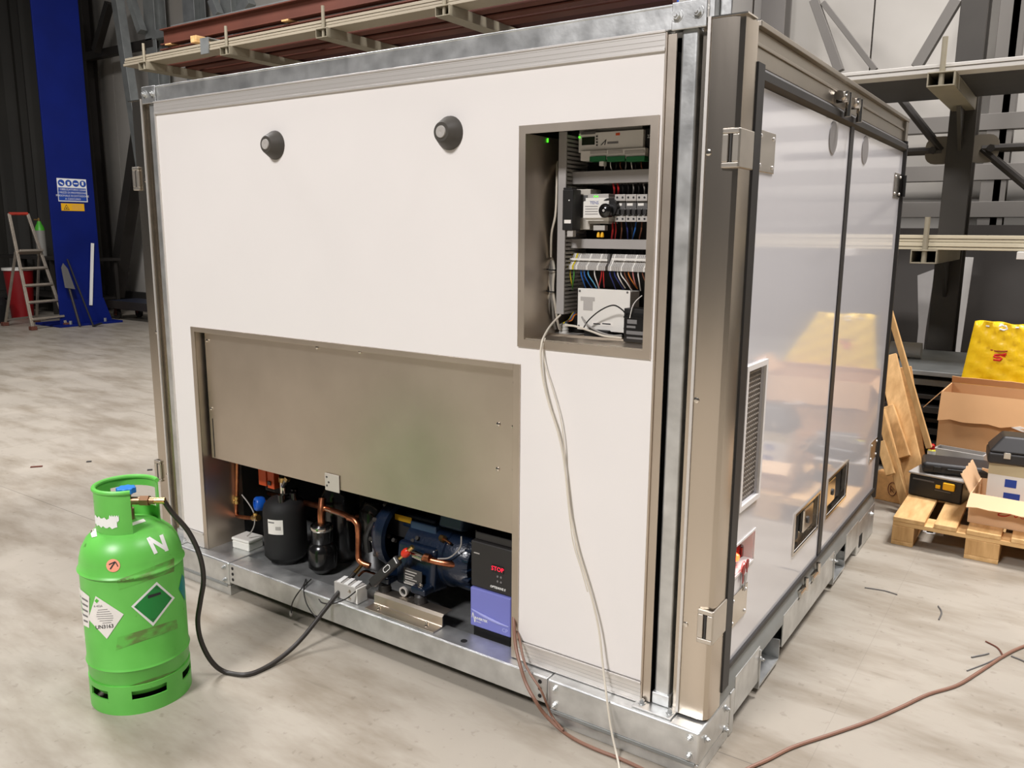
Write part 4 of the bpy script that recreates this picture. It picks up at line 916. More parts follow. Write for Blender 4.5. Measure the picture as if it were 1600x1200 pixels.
obj('collar', pbox(MB(),927,352,945,360,2.262,0.02), M['light_grey'], t, bevel=0.001)
# cable bundle at the left, cables on the recess floor
for i, (dx, m_) in enumerate(((0,'cable_white'),(4,'cable_grey'),(8,'cable_grey'),(11,'cable_white'))):
    p = [pxy(853+dx*0.9,401+i,2.25), pxy(855+dx,420,2.235), pxy(858+dx*0.6,440,2.235), pxy(860+dx*0.4,456,2.23), pxy(856+dx*1.3-3,475,2.235), pxy(851+dx*1.8,500,2.25), pxy(852+dx*2,514,2.265)]
    wire('bundled_cable', p, 0.0042, m_, '%s cable, %s from the left, in the bundle on the recess wall' % ('white' if 'white' in m_ else 'grey', ORD[i]), 'cable', 'bundled cables')
for y in (421,455): c = pxy(861,y,2.232); tag(obj('cable_tie', MB().lathe([(0.0155,-0.002),(0.0165,-0.002),(0.0165,0.002),(0.0155,0.002),(0.0155,-0.002)], c, (0.1,0,1), n=18), M['matte_black']), 'black cable tie round the bundle, %s' % ('upper' if y < 440 else 'lower'), 'cable tie')
wire('riser_cable', [pxy(863,217,2.30), pxy(870,240,2.29), pxy(870,290,2.235), pxy(868,335,2.225), pxy(862,365,2.225), pxy(861,402,2.235)], 0.0036, 'cable_white', 'pale cable rising beside the upright duct', 'cable')
c = pxy(851,219.5,2.22); tag(obj('green_reflex_light', MB().bx(EX0+0.001,EX0+0.003,2.212,2.2145,c.z-0.007,c.z+0.005), M['led_green']), 'tiny green light on the left wall of the recess', 'indicator light')
zf = EZ0+0.005
wire('black_cable', [pxy(912,512,2.245), pxy(920,500,2.235), pxy(938,485,2.225), pxy(958,477,2.22), pxy(972,484,2.215), pxy(978,492,2.21)], 0.0022, 'cable_black', 'thin black cable arching across the white enclosure', 'cable')
wire('floor_cable', [pxy(882,508,2.245), pxy(900,510,2.235), pxy(925,518,2.225), pxy(945,525,2.215), pxy(972,528,2.213)], 0.0035, 'cable_white', 'cream cable crossing the recess floor to the battery', 'cable')
wire('floor_cable', [pxy(909,495,2.25), pxy(916,506,2.24), pxy(935,518,2.235), pxy(955,524,2.232), pxy(972,524,2.225)], 0.0028, 'cable_grey', 'grey cable drooping in front of the white enclosure', 'cable')
wire('antenna_lead', [pxy(1003,462,2.24), pxy(994,470,2.22), pxy(988,480,2.212), pxy(984,497,2.21)], 0.0016, 'w_white', 'thin white lead dropping to the battery', 'cable')
for i, (m_, lab) in enumerate((('w_yellow','yellow wire curling at the lower left of the recess'),('w_blue','blue wire curling at the lower left of the recess'),('w_brown','brown wire tangle at the lower left of the recess'),('w_orange','orange wire tangle at the lower left of the recess'))):
    wire('curl_wire', [pxy(880+3*i,505-i,2.255), pxy(888+2*i,500,2.26), pxy(893+1.5*i,493,2.265), pxy(896+2*i,488+i,2.28)], 0.002, m_, lab)
t = dev('cable_gland', 'white ribbed cable gland on the recess floor by the duct foot', 'gland', 875,522,2.24)
g0 = pxz(876,522,EZ0+0.002)
obj('flange', MB().bx(g0.x-0.03,g0.x+0.06,g0.y-0.01,g0.y+0.05,EZ0,EZ0+0.004), M['light_grey'], t)
obj('ribbed_body', MB().lathe([(0.016,0.004),(0.016,0.01),(0.013,0.012),(0.016,0.014),(0.016,0.02),(0.013,0.022),(0.015,0.024),(0.015,0.032),(0.008,0.036),(0,0.036)], V(g0.x,g0.y+0.02,EZ0), n=20), M['off_white'], t)
t = dev('adapter_block', 'flat black adapter lying on the recess floor before the white enclosure', 'adapter', 930,530,2.2)
g0 = pxz(912,528,EZ0); obj('body', MB().bx(g0.x,g0.x+0.085,g0.y,g0.y+0.045,EZ0,EZ0+0.028), M['matte_black'], t, bevel=0.003); obj('cord_stub', MB().cyl((g0.x+0.085,g0.y+0.02,EZ0+0.014),(g0.x+0.1,g0.y+0.02,EZ0+0.012),0.004,n=8), M['matte_black'], t)
# ------------------------------------------------------------------ compressor bay
ZT = 0.1205
# white junction box on the rim
c = pxz(366,863,0.1485); a_ = 0.30
t = thing('white_junction_box', 'small white junction box on the bay floor at the left', 'junction box', c)
R_ = rotz(0.08)
ctr = c + V(-0.002,0.075,0)
obj('base', MB().obox(ctr+V(0,0,0.0195), 0.105, 0.085, 0.036, R_), M['off_white'], t, bevel=0.006, seg=3); obj('lid', MB().obox(ctr+V(0,0,0.045), 0.110, 0.09, 0.014, R_), M['off_white'], t, bevel=0.006, seg=3)
# liquid receiver
c = V(-2.737,2.262,ZT); r = 0.092
zr = px(430,806,0,c.x).z
t = thing('liquid_receiver', 'matte black liquid receiver cylinder with white data label', 'receiver', c)
obj('shell', MB().lathe([(0.055,0.0),(0.055,0.012),(r*0.85,0.018),(r,0.035),(r,0.235),(r*0.93,0.262),(r*0.7,0.283),(r*0.3,0.292),(0,0.293)], c, n=40), M['matte_black'], t)
obj('foot_ring', MB().lathe([(0.062,0),(0.066,0),(0.066,0.03),(0.062,0.03)], c, n=24), M['matte_black'], t)
for k_ in range(3):
    an = -0.9+k_*1.1; p = c+V(0.05*math.cos(an),0.05*math.sin(an),0.285)
    obj('port', MB().cyl(p-V(0,0,0.02), p+V(0,0,0.03), 0.016, n=14), M['gloss_black'], t)
dv = (V(0,0,0)-c); dv.z = 0; dv.normalize()
def curved(c, r, a0, a1, z0, z1, n=10, eps=0.0012):
    mb = MB(); mb.lathe([(r+eps,z0),(r+eps,z1)], c, n=n, a0=a0, a1=a1, ref=(1,0,0)); return mb
aw = math.atan2(dv.y, dv.x)
lb = obj('label', curved(c, r, aw-0.86, aw-0.10, 0.150, 0.215), M['paper'], t)
obj('print_line', curved(c, r, aw-0.82, aw-0.5, 0.200, 0.206, eps=0.002), M['ink_grey'], lb); obj('print_line', curved(c, r, aw-0.45, aw-0.2, 0.170, 0.186, eps=0.002), M['light_grey'], lb)
t2 = thing('service_valve', 'steel service valve with sloping stem on top of the black receiver', 'valve', c+V(0,0,0.293))
vz = c+V(0.01,-0.01,0.31)
obj('body', MB().cyl(vz, vz+V(0,0,0.05), 0.014, n=12).cyl(vz+V(0,0,0.03), vz+V(0.05,-0.02,0.075), 0.012, n=12), M['stainless_bright'], t2); obj('cap', MB().cyl(vz+V(0.05,-0.02,0.075), vz+V(0.07,-0.028,0.093), 0.015, n=6), M['brass'], t2); obj('flare_nut', MB().cyl(vz+V(0,0,0.05), vz+V(0,0,0.07), 0.017, n=6), M['brass'], t2)
# suction accumulator
c = V(-2.506,2.262,ZT); r = 0.056
t = thing('suction_accumulator', 'black double-bodied suction accumulator right of the receiver', 'accumulator', c)
obj('lower_shell', MB().lathe([(0.02,0),(0.04,0.008),(r*1.08,0.03),(r*1.10,0.10),(r*0.95,0.125),(r*0.72,0.135)], c, n=32), M['gloss_black'], t)
obj('middle_shell', MB().lathe([(r*0.72,0.13),(r*0.80,0.14),(r*0.80,0.20),(r*0.6,0.215),(0,0.217)], c, n=32), M['gloss_black'], t)
obj('sight_band', MB().lathe([(r*0.82,0.19),(r*0.86,0.194),(r*0.86,0.206),(r*0.82,0.21)], c, n=24), M['stainless_bright'], t)
obj('outlet_pipe', MB().tube(spline([c+V(0.0,0,0.21),c+V(0,0,0.26),c+V(-0.01,0.02,0.32)],6), 0.016, 12), M['copper'], t)
cb = V(-2.56,2.42,ZT)
t = thing('oil_separator', 'tall black oil separator behind the receiver', 'separator', cb)
obj('shell', MB().lathe([(0,0),(0.07,0.0),(0.085,0.03),(0.085,0.30),(0.06,0.345),(0,0.355)], cb, n=32), M['gloss_black'], t); obj('inlet', MB().cyl(cb+V(0,0,0.35),cb+V(0,0,0.42),0.018,n=12), M['copper'], t)
c3 = V(-2.36,2.44,ZT)
t = thing('filter_drier', 'black filter drier shell deep behind the copper pipe', 'filter drier', c3)
obj('shell', MB().lathe([(0,0),(0.06,0.0),(0.075,0.025),(0.075,0.26),(0.05,0.30),(0,0.305)], c3, n=28), M['gloss_black'], t); obj('clamp_band', MB().lathe([(0.0755,0.14),(0.079,0.14),(0.079,0.165),(0.0755,0.165)], c3, n=28), M['stainless_bright'], t)
# copper pipes
def pipe(label, pts, r=0.011, m='copper', per=6): return tag(obj('copper_pipe', MB().tube(spline(pts,per), r, 12), M[m]), label, 'pipe', 'copper pipes')
q = lambda x, y, Y: pxy(x,y,Y)
pp = thing('copper_drop_pipe', 'copper pipe with brass joint dropping at the left of the bay', 'pipe', q(370,805,2.25))
obj('riser', MB().tube([q(371,715,2.26), q(370,780,2.25), q(369,800,2.25)], 0.0085, 12), M['copper'], pp)
obj('union', MB().lathe([(0.009,-0.02),(0.014,-0.016),(0.014,-0.004),(0.010,0),(0.014,0.004),(0.014,0.016),(0.009,0.02)], q(370,781,2.25), n=12), M['brass'], pp)
obj('elbow', MB().tube(spline([q(369,800,2.25), q(371,806,2.25), q(378,808,2.24), q(398,810,2.225)],6), 0.0095, 12), M['copper'], pp)
obj('tee', MB().cyl(q(396,809,2.226), q(404,809,2.22), 0.014, n=12).cyl(q(400,806,2.223)-V(0,0.0,0.02), q(400,806,2.223)+V(0,0,0.015), 0.012, n=12), M['brass'], pp)
lp_ = thing('copper_loop_pipe', 'bright copper pipe bending down in front of the compressor', 'pipe', q(563,880,2.2))
obj('upper_run', MB().tube(spline([q(455,780,2.36), q(478,786,2.32), q(505,793,2.28), q(535,803,2.24), q(548,810,2.225)],6), 0.0115, 12), M['copper'], lp_)
obj('straight', MB().cyl(q(506,793.5,2.278), q(541,806,2.235), 0.0122, n=12), mat('copper_pale', (0.78,0.62,0.48,1), 0.25, 1.0), lp_)
obj('elbow', MB().tube(spline([q(545,809,2.228), q(553,812,2.222), q(559,820,2.22), q(560,832,2.218), q(560,850,2.216), q(560,868,2.214)],6), [0.0135]*18+[0.012]*13, 12), M['copper'], lp_)
obj('lower_elbow', MB().tube(spline([q(560,866,2.214), q(561,874,2.213), q(567,880,2.212), q(578,884,2.22)],6), 0.0125, 12), M['copper'], lp_)
pipe('copper pipe passing behind the orange valve coil', [q(420,770,2.42), q(450,778,2.40), q(500,790,2.42), q(560,806,2.44), q(610,815,2.46)], 0.012)
pipe('thin copper line low behind the bracket', [q(560,900,2.20), q(568,893,2.215), q(575,893,2.24), q(590,898,2.27)], 0.005)
# blue valve coil, orange coil
cc = q(405,787,2.23)
t = thing('solenoid_valve', 'bright blue round valve coil beside the receiver', 'valve', cc)
obj('coil', MB().lathe([(0.0,-0.02),(0.028,-0.02),(0.032,-0.012),(0.032,0.012),(0.028,0.018),(0.016,0.02),(0.016,0.014),(0,0.014)], cc, (-0.35,-0.9,0.1), n=28), M['blue_plastic'], t); obj('stem', MB().cyl(cc+V(0.006,0.015,0), cc+V(0.03,0.07,-0.01), 0.014, n=12), M['brass'], t)
cc = q(418,752,2.27)
t = thing('pressure_control', 'orange pressure control box under the cover plate', 'pressure switch', cc)
obj('housing', MB().bx(cc.x-0.055,cc.x-0.005,2.265,2.30,cc.z-0.024,cc.z+0.05), M['orange_plastic'], t, bevel=0.003); obj('cover', MB().bx(cc.x+0.001,cc.x+0.045,2.268,2.30,cc.z-0.03,cc.z+0.05), M['orange_plastic'], t, bevel=0.003); obj('dial', MB().bx(cc.x+0.008,cc.x+0.028,2.262,2.267,cc.z-0.012,cc.z+0.004), M['dark_grey'], t)
obj('bracket', MB().bx(cc.x-0.06,cc.x+0.06,2.305,2.31,cc.z-0.06,0.9), M['inner_dark'], t)
tag(obj('sensor_lead', MB().tube(spline([q(378,773,2.24), q(388,786,2.235), q(396,800,2.22), q(398,812,2.21), q(397,822,2.205), q(392,832,2.2), q(386,838,2.19)],6), 0.003, 6), M['cable_grey']), 'grey lead curving from the tee into the white junction box', 'cable')
for i, (pts, lab) in enumerate((([(440,795),(436,800),(432,806)],'short black capillary loop above the receiver'),([(600,815),(590,812),(580,822),(574,840),(576,862)],'thick black insulated hose arching left of the compressor'),([(612,802),(606,796),(600,790)],'thin black tube rising behind the compressor box'))):
    tag(obj('black_hose', MB().tube(spline([q(x,y,2.32 if i == 1 else 2.30) for x, y in pts],6), (0.004,0.016,0.004)[i], 10), M['cable_black']), lab, 'hose')
tag(obj('evaporator_pan', MB().add([q(520,760,2.5),q(560,815,2.46),q(640,860,2.6),q(600,770,2.75),q(520,760,2.5)+V(0,0,-0.006),q(560,815,2.46)+V(0,0,-0.006),q(640,860,2.6)+V(0,0,-0.006),q(600,770,2.75)+V(0,0,-0.006)], [(0,1,2,3),(7,6,5,4),(0,4,5,1),(1,5,6,2),(2,6,7,3),(3,7,4,0)]), M['stainless_h']), 'sloping steel drain pan above the compressor', 'pan')
# stainless bracket
BX0, BX1 = -2.075, -1.742
t = thing('compressor_bracket', 'folded stainless bracket bolted to the base channel under the compressor', 'bracket', ((BX0+BX1)/2,2.1,0.149))
mb = MB().sheet([(2.070,0.1495),(2.118,0.1495),(2.125,0.155),(2.125,0.187),(2.131,0.193),(2.178,0.193)], (BX0,0,0), (0,1,0), (0,0,1), (BX1-BX0,0,0), 0.004); obj('folded_plate', mb, M['stainless_h'], t)
for x in (BX0+0.05, BX1-0.05): bolt((x,2.095,0.1535), 0.007, (0,0,1), t, 'stainless_bright')
# semi-hermetic compressor
t = thing('compressor', 'dark blue semi-hermetic compressor with nameplate and sight glass', 'compressor', (-1.9,2.32,0.197))
DB = M['dark_blue_paint']
AX = V(1,0,0); cz = 0.335; cy = 2.325
xs = lambda x, Y=2.24: pxy(x,900,Y).x
body = MB().lathe([(0.0,-0.005),(0.085,-0.005),(0.118,0.012),(0.118,0.20),(0.112,0.205),(0.112,0.285),(0.10,0.31),(0.05,0.318),(0,0.318)], (-2.02,cy,cz), AX, n=40)
obj('crankcase', body, DB, t)
bell = MB().lathe([(0.0,-0.055),(0.06,-0.055),(0.105,-0.03),(0.13,0.0),(0.135,0.02),(0.135,0.05),(0.118,0.055)], (-2.13,cy-0.02,cz+0.04), AX, n=40); be = obj('bell_cover', bell, DB, t)
for k_ in range(10):
    an = 2*PI*k_/10; p = V(-2.11,cy-0.02+0.122*math.cos(an),cz+0.04+0.122*math.sin(an)); obj('cover_bolt', MB().cyl(p-V(0.04,0,0),p,0.009,n=6), M['dark_steel'], be)
for k_ in range(9):
    an = PI*0.55+PI*0.9*k_/8; rr_ = 0.113
    p = V(-1.71,cy+0.05*math.cos(an)-0.0,cz+0.05*math.sin(an)); e = V(-1.715,cy+rr_*math.cos(an),cz+rr_*math.sin(an))
    obj('rib', MB().beam(p, e, 0.008, 0.03, (1,0,0)), DB, t)
obj('valve_plate', MB().obox((-1.93,cy-0.085,cz-0.03), 0.19, 0.10, 0.17, Matrix.Rotation(-0.12,3,'X')), DB, t, bevel=0.018, seg=3)
obj('cylinder_head', MB().obox((-1.985,cy+0.01,cz+0.085), 0.16, 0.13, 0.06, Matrix.Rotation(-0.45,3,'X')), DB, t, bevel=0.014, seg=3)
obj('cylinder_head', MB().obox((-1.83,cy+0.02,cz+0.13), 0.11, 0.13, 0.06, Matrix.Rotation(-0.3,3,'X')), mat('blue_grey', srgb(58,74,92), 0.35, var=0.1), t, bevel=0.01)
tb_ = obj('terminal_box', pbox(MB(),641,819,681,852,2.255,0.11), mat('blue_box', srgb(40,60,82), 0.4, var=0.1), t, bevel=0.006); obj('box_lid_edge', pbox(MB(),642,850,681,853,2.249,0.006), DB, tb_)
bt = obj('control_box', pbox(MB(),602,808,640,838,2.27,0.10), M['matte_black'], t, bevel=0.005); obj('yellow_label', pbox(MB(),617,806,643,815,2.266,0.003), mat('label_yellow', srgb(196,150,20), 0.6), bt)
np_ = obj('nameplate', pbox(MB(),631,890,659,914,2.163,0.003), M['dark_grey'], t, bevel=0.0005)
for i in range(5): obj('print_line', pbox(MB(),633,893+4*i,633+18-3*(i%3),894.6+4*i,2.1622,0.0006), M['light_grey'], np_)
obj('plate_edge', pbox(MB(),631,913,659,915.5,2.1615,0.001), M['light_grey'], np_)
sgl = q(633,923,2.165); s1 = obj('sight_glass', MB().lathe([(0.012,0.0),(0.019,-0.004),(0.019,-0.012),(0.0125,-0.012),(0.0125,-0.004),(0,-0.004)], sgl, (0,1,0), n=24), M['light_grey'], t, label='pale ringed oil sight glass'); obj('glass', MB().cyl(sgl+V(0,-0.006,0),sgl+V(0,-0.0045,0),0.012,n=20), M['gloss_black'], s1)
sgl = q(641.5,936,2.17); obj('oil_plug', MB().lathe([(0.009,0.004),(0.010,-0.006),(0.005,-0.006),(0.005,-0.002),(0,-0.002)], sgl, (0,1,0), n=16), M['mid_grey'], t)
for x, y in ((601,925),(657,946)):
    f = V(pxy(x,y,2.155).x, 2.157, 0.1975)
    ft = obj('foot', MB().lathe([(0.024,0),(0.026,0.006),(0.022,0.02),(0.024,0.026),(0.018,0.034),(0,0.036)], f, n=20), M['rubber'], t)
    obj('foot_arm', MB().obox(f+V(0.0,0.045,0.048), 0.07, 0.13, 0.028), DB, t, bevel=0.008); bolt(f+V(0,0,0.062), 0.008, (0,0,1), ft, 'stainless_bright')
for x, y in ((596,835),(608,838),(630,858),(640,850),(648,846),(655,842),(618,845),(690,868),(680,874)): p = q(x,y,2.235); obj('head_bolt', MB().cyl(p, p+V(0,-0.014,0.008), 0.0085, n=6), M['dark_steel'], t)
# discharge line
pl_ = thing('suction_line', 'copper line with pale joint leaving the compressor to the right', 'pipe', q(650,870,2.17))
obj('joint', MB().cyl(q(648,866,2.178), q(662,872,2.18), 0.016, n=14).cyl(q(640,862,2.178), q(648,866,2.178), 0.012, n=14), M['stainless_bright'], pl_); obj('tube', MB().tube(spline([q(660,871,2.18), q(680,877,2.19), q(702,881,2.21), q(728,884,2.26), q(745,886,2.32)],6), 0.0125, 12), M['copper'], pl_); obj('clip', MB().cyl(q(664,870,2.176), q(672,872,2.178), 0.0145, n=12), M['copper'], pl_)
tag(obj('grey_lead', MB().tube(spline([q(721,838,2.22), q(720,853,2.215), q(712,864,2.21), q(700,872,2.2), q(684,873,2.19)],6), 0.0028, 6), M['cable_grey']), 'thin grey lead looping above the copper line', 'cable')
bp_ = q(689,840,2.24); b0 = thing('pressure_port', 'brass pressure port right of the compressor box', 'port', bp_); obj('nut', MB().cyl(bp_,bp_+V(0.02,-0.005,0),0.013,n=6), M['brass'], b0); obj('stub', MB().cyl(bp_+V(0.02,-0.005,0),bp_+V(0.055,-0.01,-0.008),0.005,n=8), M['copper'], b0)
# wireless probe and red cap
a_ = q(581,912,2.10); b_ = q(624,873,2.135); dr = (b_-a_).normalized()
t = thing('wireless_probe', 'black wireless pressure probe with white outlined button resting against the compressor', 'probe', a_)
up = V(0,-1,0.25); sd = dr.cross(up).normalized(); up = sd.cross(dr).normalized()
Mx = Matrix((dr, sd, up)).transposed()
ln = (b_-a_).length
obj('case', MB().obox((a_+b_)/2, ln, 0.036, 0.026, Mx), M['charcoal'], t, bevel=0.008, seg=3)
bc = a_.lerp(b_,0.62)+up*0.0135
obj('button_ring', MB().tube([bc + dr*u_ + sd*w_ for u_, w_ in rrect(0.034,0.018,0.008,4)]+[bc+dr*rrect(0.034,0.018,0.008,4)[0][0]+sd*rrect(0.034,0.018,0.008,4)[0][1]], 0.0013, 6), M['ink_white'], t)
obj('light_bar', MB().obox(b_+up*0.0138-dr*0.010, 0.004, 0.026, 0.001, Mx), M['ink_white'], t)
obj('coupling', MB().cyl(b_, b_+dr*0.022, 0.007, n=12), M['brass'], t); obj('antenna_end', MB().cyl(a_-dr*0.004, a_-dr*0.03, 0.010, 0.006, n=12), M['charcoal'], t)
rc = b_+dr*0.022; t = thing('red_valve_cap', 'orange red round cap on the service port beside the probe', 'cap', rc)
obj('cap', MB().lathe([(0.0,-0.012),(0.012,-0.012),(0.016,-0.004),(0.016,0.012),(0.012,0.02),(0,0.02)], rc+dr*0.012, dr, n=20), mat('cap_red', srgb(210,52,30), 0.3, emit=srgb(210,52,30), estr=0.0), t); obj('stem', MB().cyl(rc+dr*0.03, rc+dr*0.055, 0.009, n=12), M['brass'], t)
# grey manifold block with white ribs
mc = pxz(560,938,0.15); t = thing('pipe_clamp_block', 'grey metal block with white stripes at the front of the bay', 'block', mc)
Rm = rotz(0.0); bcx = pxz(563,926,0.15)
obj('block', MB().obox(V(bcx.x,2.105,0.182), 0.115, 0.055, 0.064), M['light_grey'], t, bevel=0.003)
for i in range(3): obj('white_rib', MB().obox(V(bcx.x-0.038+0.038*i,2.105,0.2165), 0.018, 0.055, 0.004, rotz(0.25)), M['ink_white'], t)
for i in range(2): bolt((bcx.x+0.028,2.0772,0.165+0.03*i), 0.004, (0,-1,0), t, 'stainless_bright', 0.003)
obj('side_plate', MB().bx(bcx.x+0.058,bcx.x+0.066,2.078,2.132,0.15,0.21), M['off_white'], t, bevel=0.001)
# frequency inverter
YI = 2.168
t = thing('frequency_inverter', 'black and violet frequency inverter with red display at the right of the bay', 'inverter', V(-1.56,YI,0.15))
x0, x1 = pxy(734,900,YI).x, -1.476
zt, zm, zb = 0.515, 0.315, 0.155
obj('upper_housing', MB().bx(x0,x1,YI+0.006,YI+0.20,zm,zt-0.03), M['charcoal'], t, bevel=0.006, seg=3); obj('crown', MB().bx(x0+0.008,x1-0.008,YI+0.02,YI+0.20,zt-0.03,zt), M['charcoal'], t, bevel=0.006)
lo = obj('lower_cover', MB().bx(x0+0.001,x1-0.002,YI,YI+0.19,zb+0.012,zm-0.002), M['purple'], t, bevel=0.006, seg=3, label='violet lower cover')
obj('foot_vent', MB().bx(x0+0.01,x1-0.01,YI+0.01,YI+0.19,zb-0.035,zb+0.012), M['matte_black'], t)
w = x1-x0
arc = [V(x0+w*(0.05+0.9*k_/10), YI-0.0005, zb+0.075-0.022*math.sin(PI*0.5*k_/10)) for k_ in range(11)]
obj('swoosh', MB().tube(arc, [0.002+0.004*math.sin(PI*k_/10) for k_ in range(11)], 6), mat('violet_light', srgb(160,164,222), 0.45), lo)
obj('display', MB().bx(x0+w*0.52,x0+w*0.80,YI+0.003,YI+0.006,0.393,0.417), M['gloss_black'], t); obj('digits', text_mesh('STOP', 0.022, V(x0+w*0.665,YI+0.0024,0.405), (1,0,0), (0,0,1)), M['led_red'], t, smooth=False)
for i in range(2):
    for j in range(2): c = V(x0+w*(0.66+0.08*i),YI+0.006,0.378-0.018*j); obj('key', MB().cyl(c,c-V(0,0.002,0),0.004,n=10), M['ink_grey'], t)
obj('lettering', text_mesh('OPTIDRIVE E', 0.0115, V(x0+w*0.66,YI+0.0052,0.335), (1,0,0), (0,0,1), shear=0.2, bold=0.0004), M['ink_white'], t, smooth=False)
obj('lettering', text_mesh('INVERTEK', 0.0125, V(x0+w*0.28,YI-0.0008,zb+0.046), (1,0,0), (0,0,1), bold=0.0004), M['ink_white'], lo, smooth=False); obj('lettering', text_mesh('DRIVES', 0.007, V(x0+w*0.22,YI-0.0008,zb+0.034), (1,0,0), (0,0,1)), M['ink_white'], lo, smooth=False)
obj('logo', MB().tube(spline([V(x0+w*0.06,YI-0.0006,zb+0.045),V(x0+w*0.08,YI-0.0006,zb+0.063),V(x0+w*0.11,YI-0.0006,zb+0.045),V(x0+w*0.13,YI-0.0006,zb+0.03),V(x0+w*0.15,YI-0.0006,zb+0.045)],5), 0.0016, 6), M['ink_white'], lo)
obj('lettering', text_mesh('CP', 0.02, V(x0+w*0.86,YI-0.0008,zb+0.034), (1,0,0), (0,0,1)), mat('violet_pale', srgb(180,184,230), 0.5), lo, smooth=False)
obj('brand_mark', MB().bx(x0+w*0.08,x0+w*0.22,YI+0.0053,YI+0.006,0.44,0.444), M['light_grey'], t)
obj('side_duct', MB().bx(x0-0.02,x0-0.002,YI+0.06,YI+0.22,0.12,0.50), M['matte_black'], t)
tag(obj('inverter_shelf', MB().bx(-1.70,-1.43,2.175,2.45,ZT,0.1285), M['galv'], None), 'galvanised plate under the inverter', 'plate')
# thin stray leads over the base channel
for i, (pts, lab) in enumerate((([(478,905,.15,2.12),(474,915,.15,2.06),(462,932,0,2.03),(456,945,0,2.025),(455,960,0,2.03)],'thin black lead hanging over the base channel with a pale plug'),([(486,905,.15,2.12),(475,918,.15,2.06),(478,940,0,2.03),(486,955,0,2.025),(494,965,0,2.02)],'second thin black lead hanging beside the pale plug'),([(498,936,.15,2.03),(504,942,0,2.03),(520,943,0,2.03),(540,936,0,2.04),(556,924,0,2.07)],'thin black lead looping out of the grey block'))):
    tag(obj('stray_lead', MB().tube(spline([q(x,y,Y_) for x, y, z_, Y_ in pts],6), 0.0026, 6), M['cable_black']), lab, 'cable')
c = q(454.5,959,2.03); tag(obj('lead_plug', MB().lathe([(0.004,0.012),(0.006,0.008),(0.006,-0.006),(0.002,-0.012),(0,-0.012)], c, n=10), M['light_grey']), 'tiny pale plug on the hanging lead', 'plug')
# ------------------------------------------------------------------ green refrigerant cylinder
from mathutils.bvhtree import BVHTree
def pxd(x, y, D):
    """point on the pixel's ray at horizontal distance D from the camera"""
    d = RW @ Vector((x-800.0, -(y-600.0), -FPX)); h = math.hypot(d.x, d.y); return CAM + d*(D/h)
def green_material():
    m = bpy.data.materials.new('green_paint'); m.use_nodes = True; nt = m.node_tree; N = nt.nodes; L = nt.links; b = N['Principled BSDF']
    tc = N.new('ShaderNodeTexCoord')
    n = N.new('ShaderNodeTexNoise'); n.inputs['Scale'].default_value = 6; n.inputs['Detail'].default_value = 5; L.new(tc.outputs['Object'], n.inputs['Vector'])
    r = N.new('ShaderNodeValToRGB'); e = r.color_ramp.elements; e[0].position = 0.3; e[0].color = srgb(92,178,70); e[1].position = 0.7; e[1].color = srgb(108,196,86); L.new(n.outputs['Fac'], r.inputs['Fac'])
    n2 = N.new('ShaderNodeTexNoise'); n2.inputs['Scale'].default_value = 22; n2.inputs['Detail'].default_value = 6; L.new(tc.outputs['Object'], n2.inputs['Vector'])
    r2 = N.new('ShaderNodeValToRGB'); e = r2.color_ramp.elements; e[0].position = 0.26; e[0].color = (1,1,1,1); e[1].position = 0.32; e[1].color = (0,0,0,1); L.new(n2.outputs['Fac'], r2.inputs['Fac'])
    x = N.new('ShaderNodeMix'); x.data_type = 'RGBA'; L.new(r2.outputs['Color'], x.inputs[0]); L.new(r.outputs['Color'], x.inputs[6]); x.inputs[7].default_value = srgb(70,110,44)
    L.new(x.outputs[2], b.inputs['Base Color']); b.inputs['Roughness'].default_value = 0.36
    return m
GP = green_material()
def scuff_material():
    m = bpy.data.materials.new('scuffed_band'); m.use_nodes = True; nt = m.node_tree; N = nt.nodes; L = nt.links; b = N['Principled BSDF']
    tc = N.new('ShaderNodeTexCoord'); mp = N.new('ShaderNodeMapping'); mp.inputs['Scale'].default_value = (14,14,30); L.new(tc.outputs['Object'], mp.inputs['Vector'])
    n = N.new('ShaderNodeTexNoise'); n.inputs['Scale'].default_value = 1; n.inputs['Detail'].default_value = 6; L.new(mp.outputs['Vector'], n.inputs['Vector'])
    r = N.new('ShaderNodeValToRGB'); e = r.color_ramp.elements; e[0].position = 0.45; e[0].color = srgb(98,128,62); e[1].position = 0.6; e[1].color = srgb(98,184,74); L.new(n.outputs['Fac'], r.inputs['Fac'])
    L.new(r.outputs['Color'], b.inputs['Base Color']); b.inputs['Roughness'].default_value = 0.5
    return m
GC = V(-2.487, 1.414, 0); GR_ = 0.1595
g = thing('refrigerant_cylinder', 'worn green refrigerant cylinder with hazard labels standing on the floor', 'gas cylinder', GC)
body_prof = [(0.0,0.045),(0.10,0.047),(0.14,0.06),(GR_-0.010,0.085),(GR_-0.004,0.110),(GR_-0.002,0.146),(GR_,0.150),(GR_+0.002,0.154),(GR_,0.158),(GR_-0.002,0.162),(GR_-0.002,0.460),(GR_+0.002,0.463),(GR_+0.0045,0.467),(GR_+0.002,0.471),(GR_-0.002,0.476),(GR_-0.005,0.505),(GR_-0.013,0.535),(GR_-0.028,0.562),(GR_-0.052,0.585),(0.075,0.602),(0.03,0.611),(0,0.612)]
bd = obj('shell', MB().lathe(body_prof, GC, n=72), GP, g, ang=50)
bm_ = MB().lathe(body_prof, GC, n=72)
bvh = BVHTree.FromPolygons([tuple(q_) for q_ in bm_.v], bm_.f)
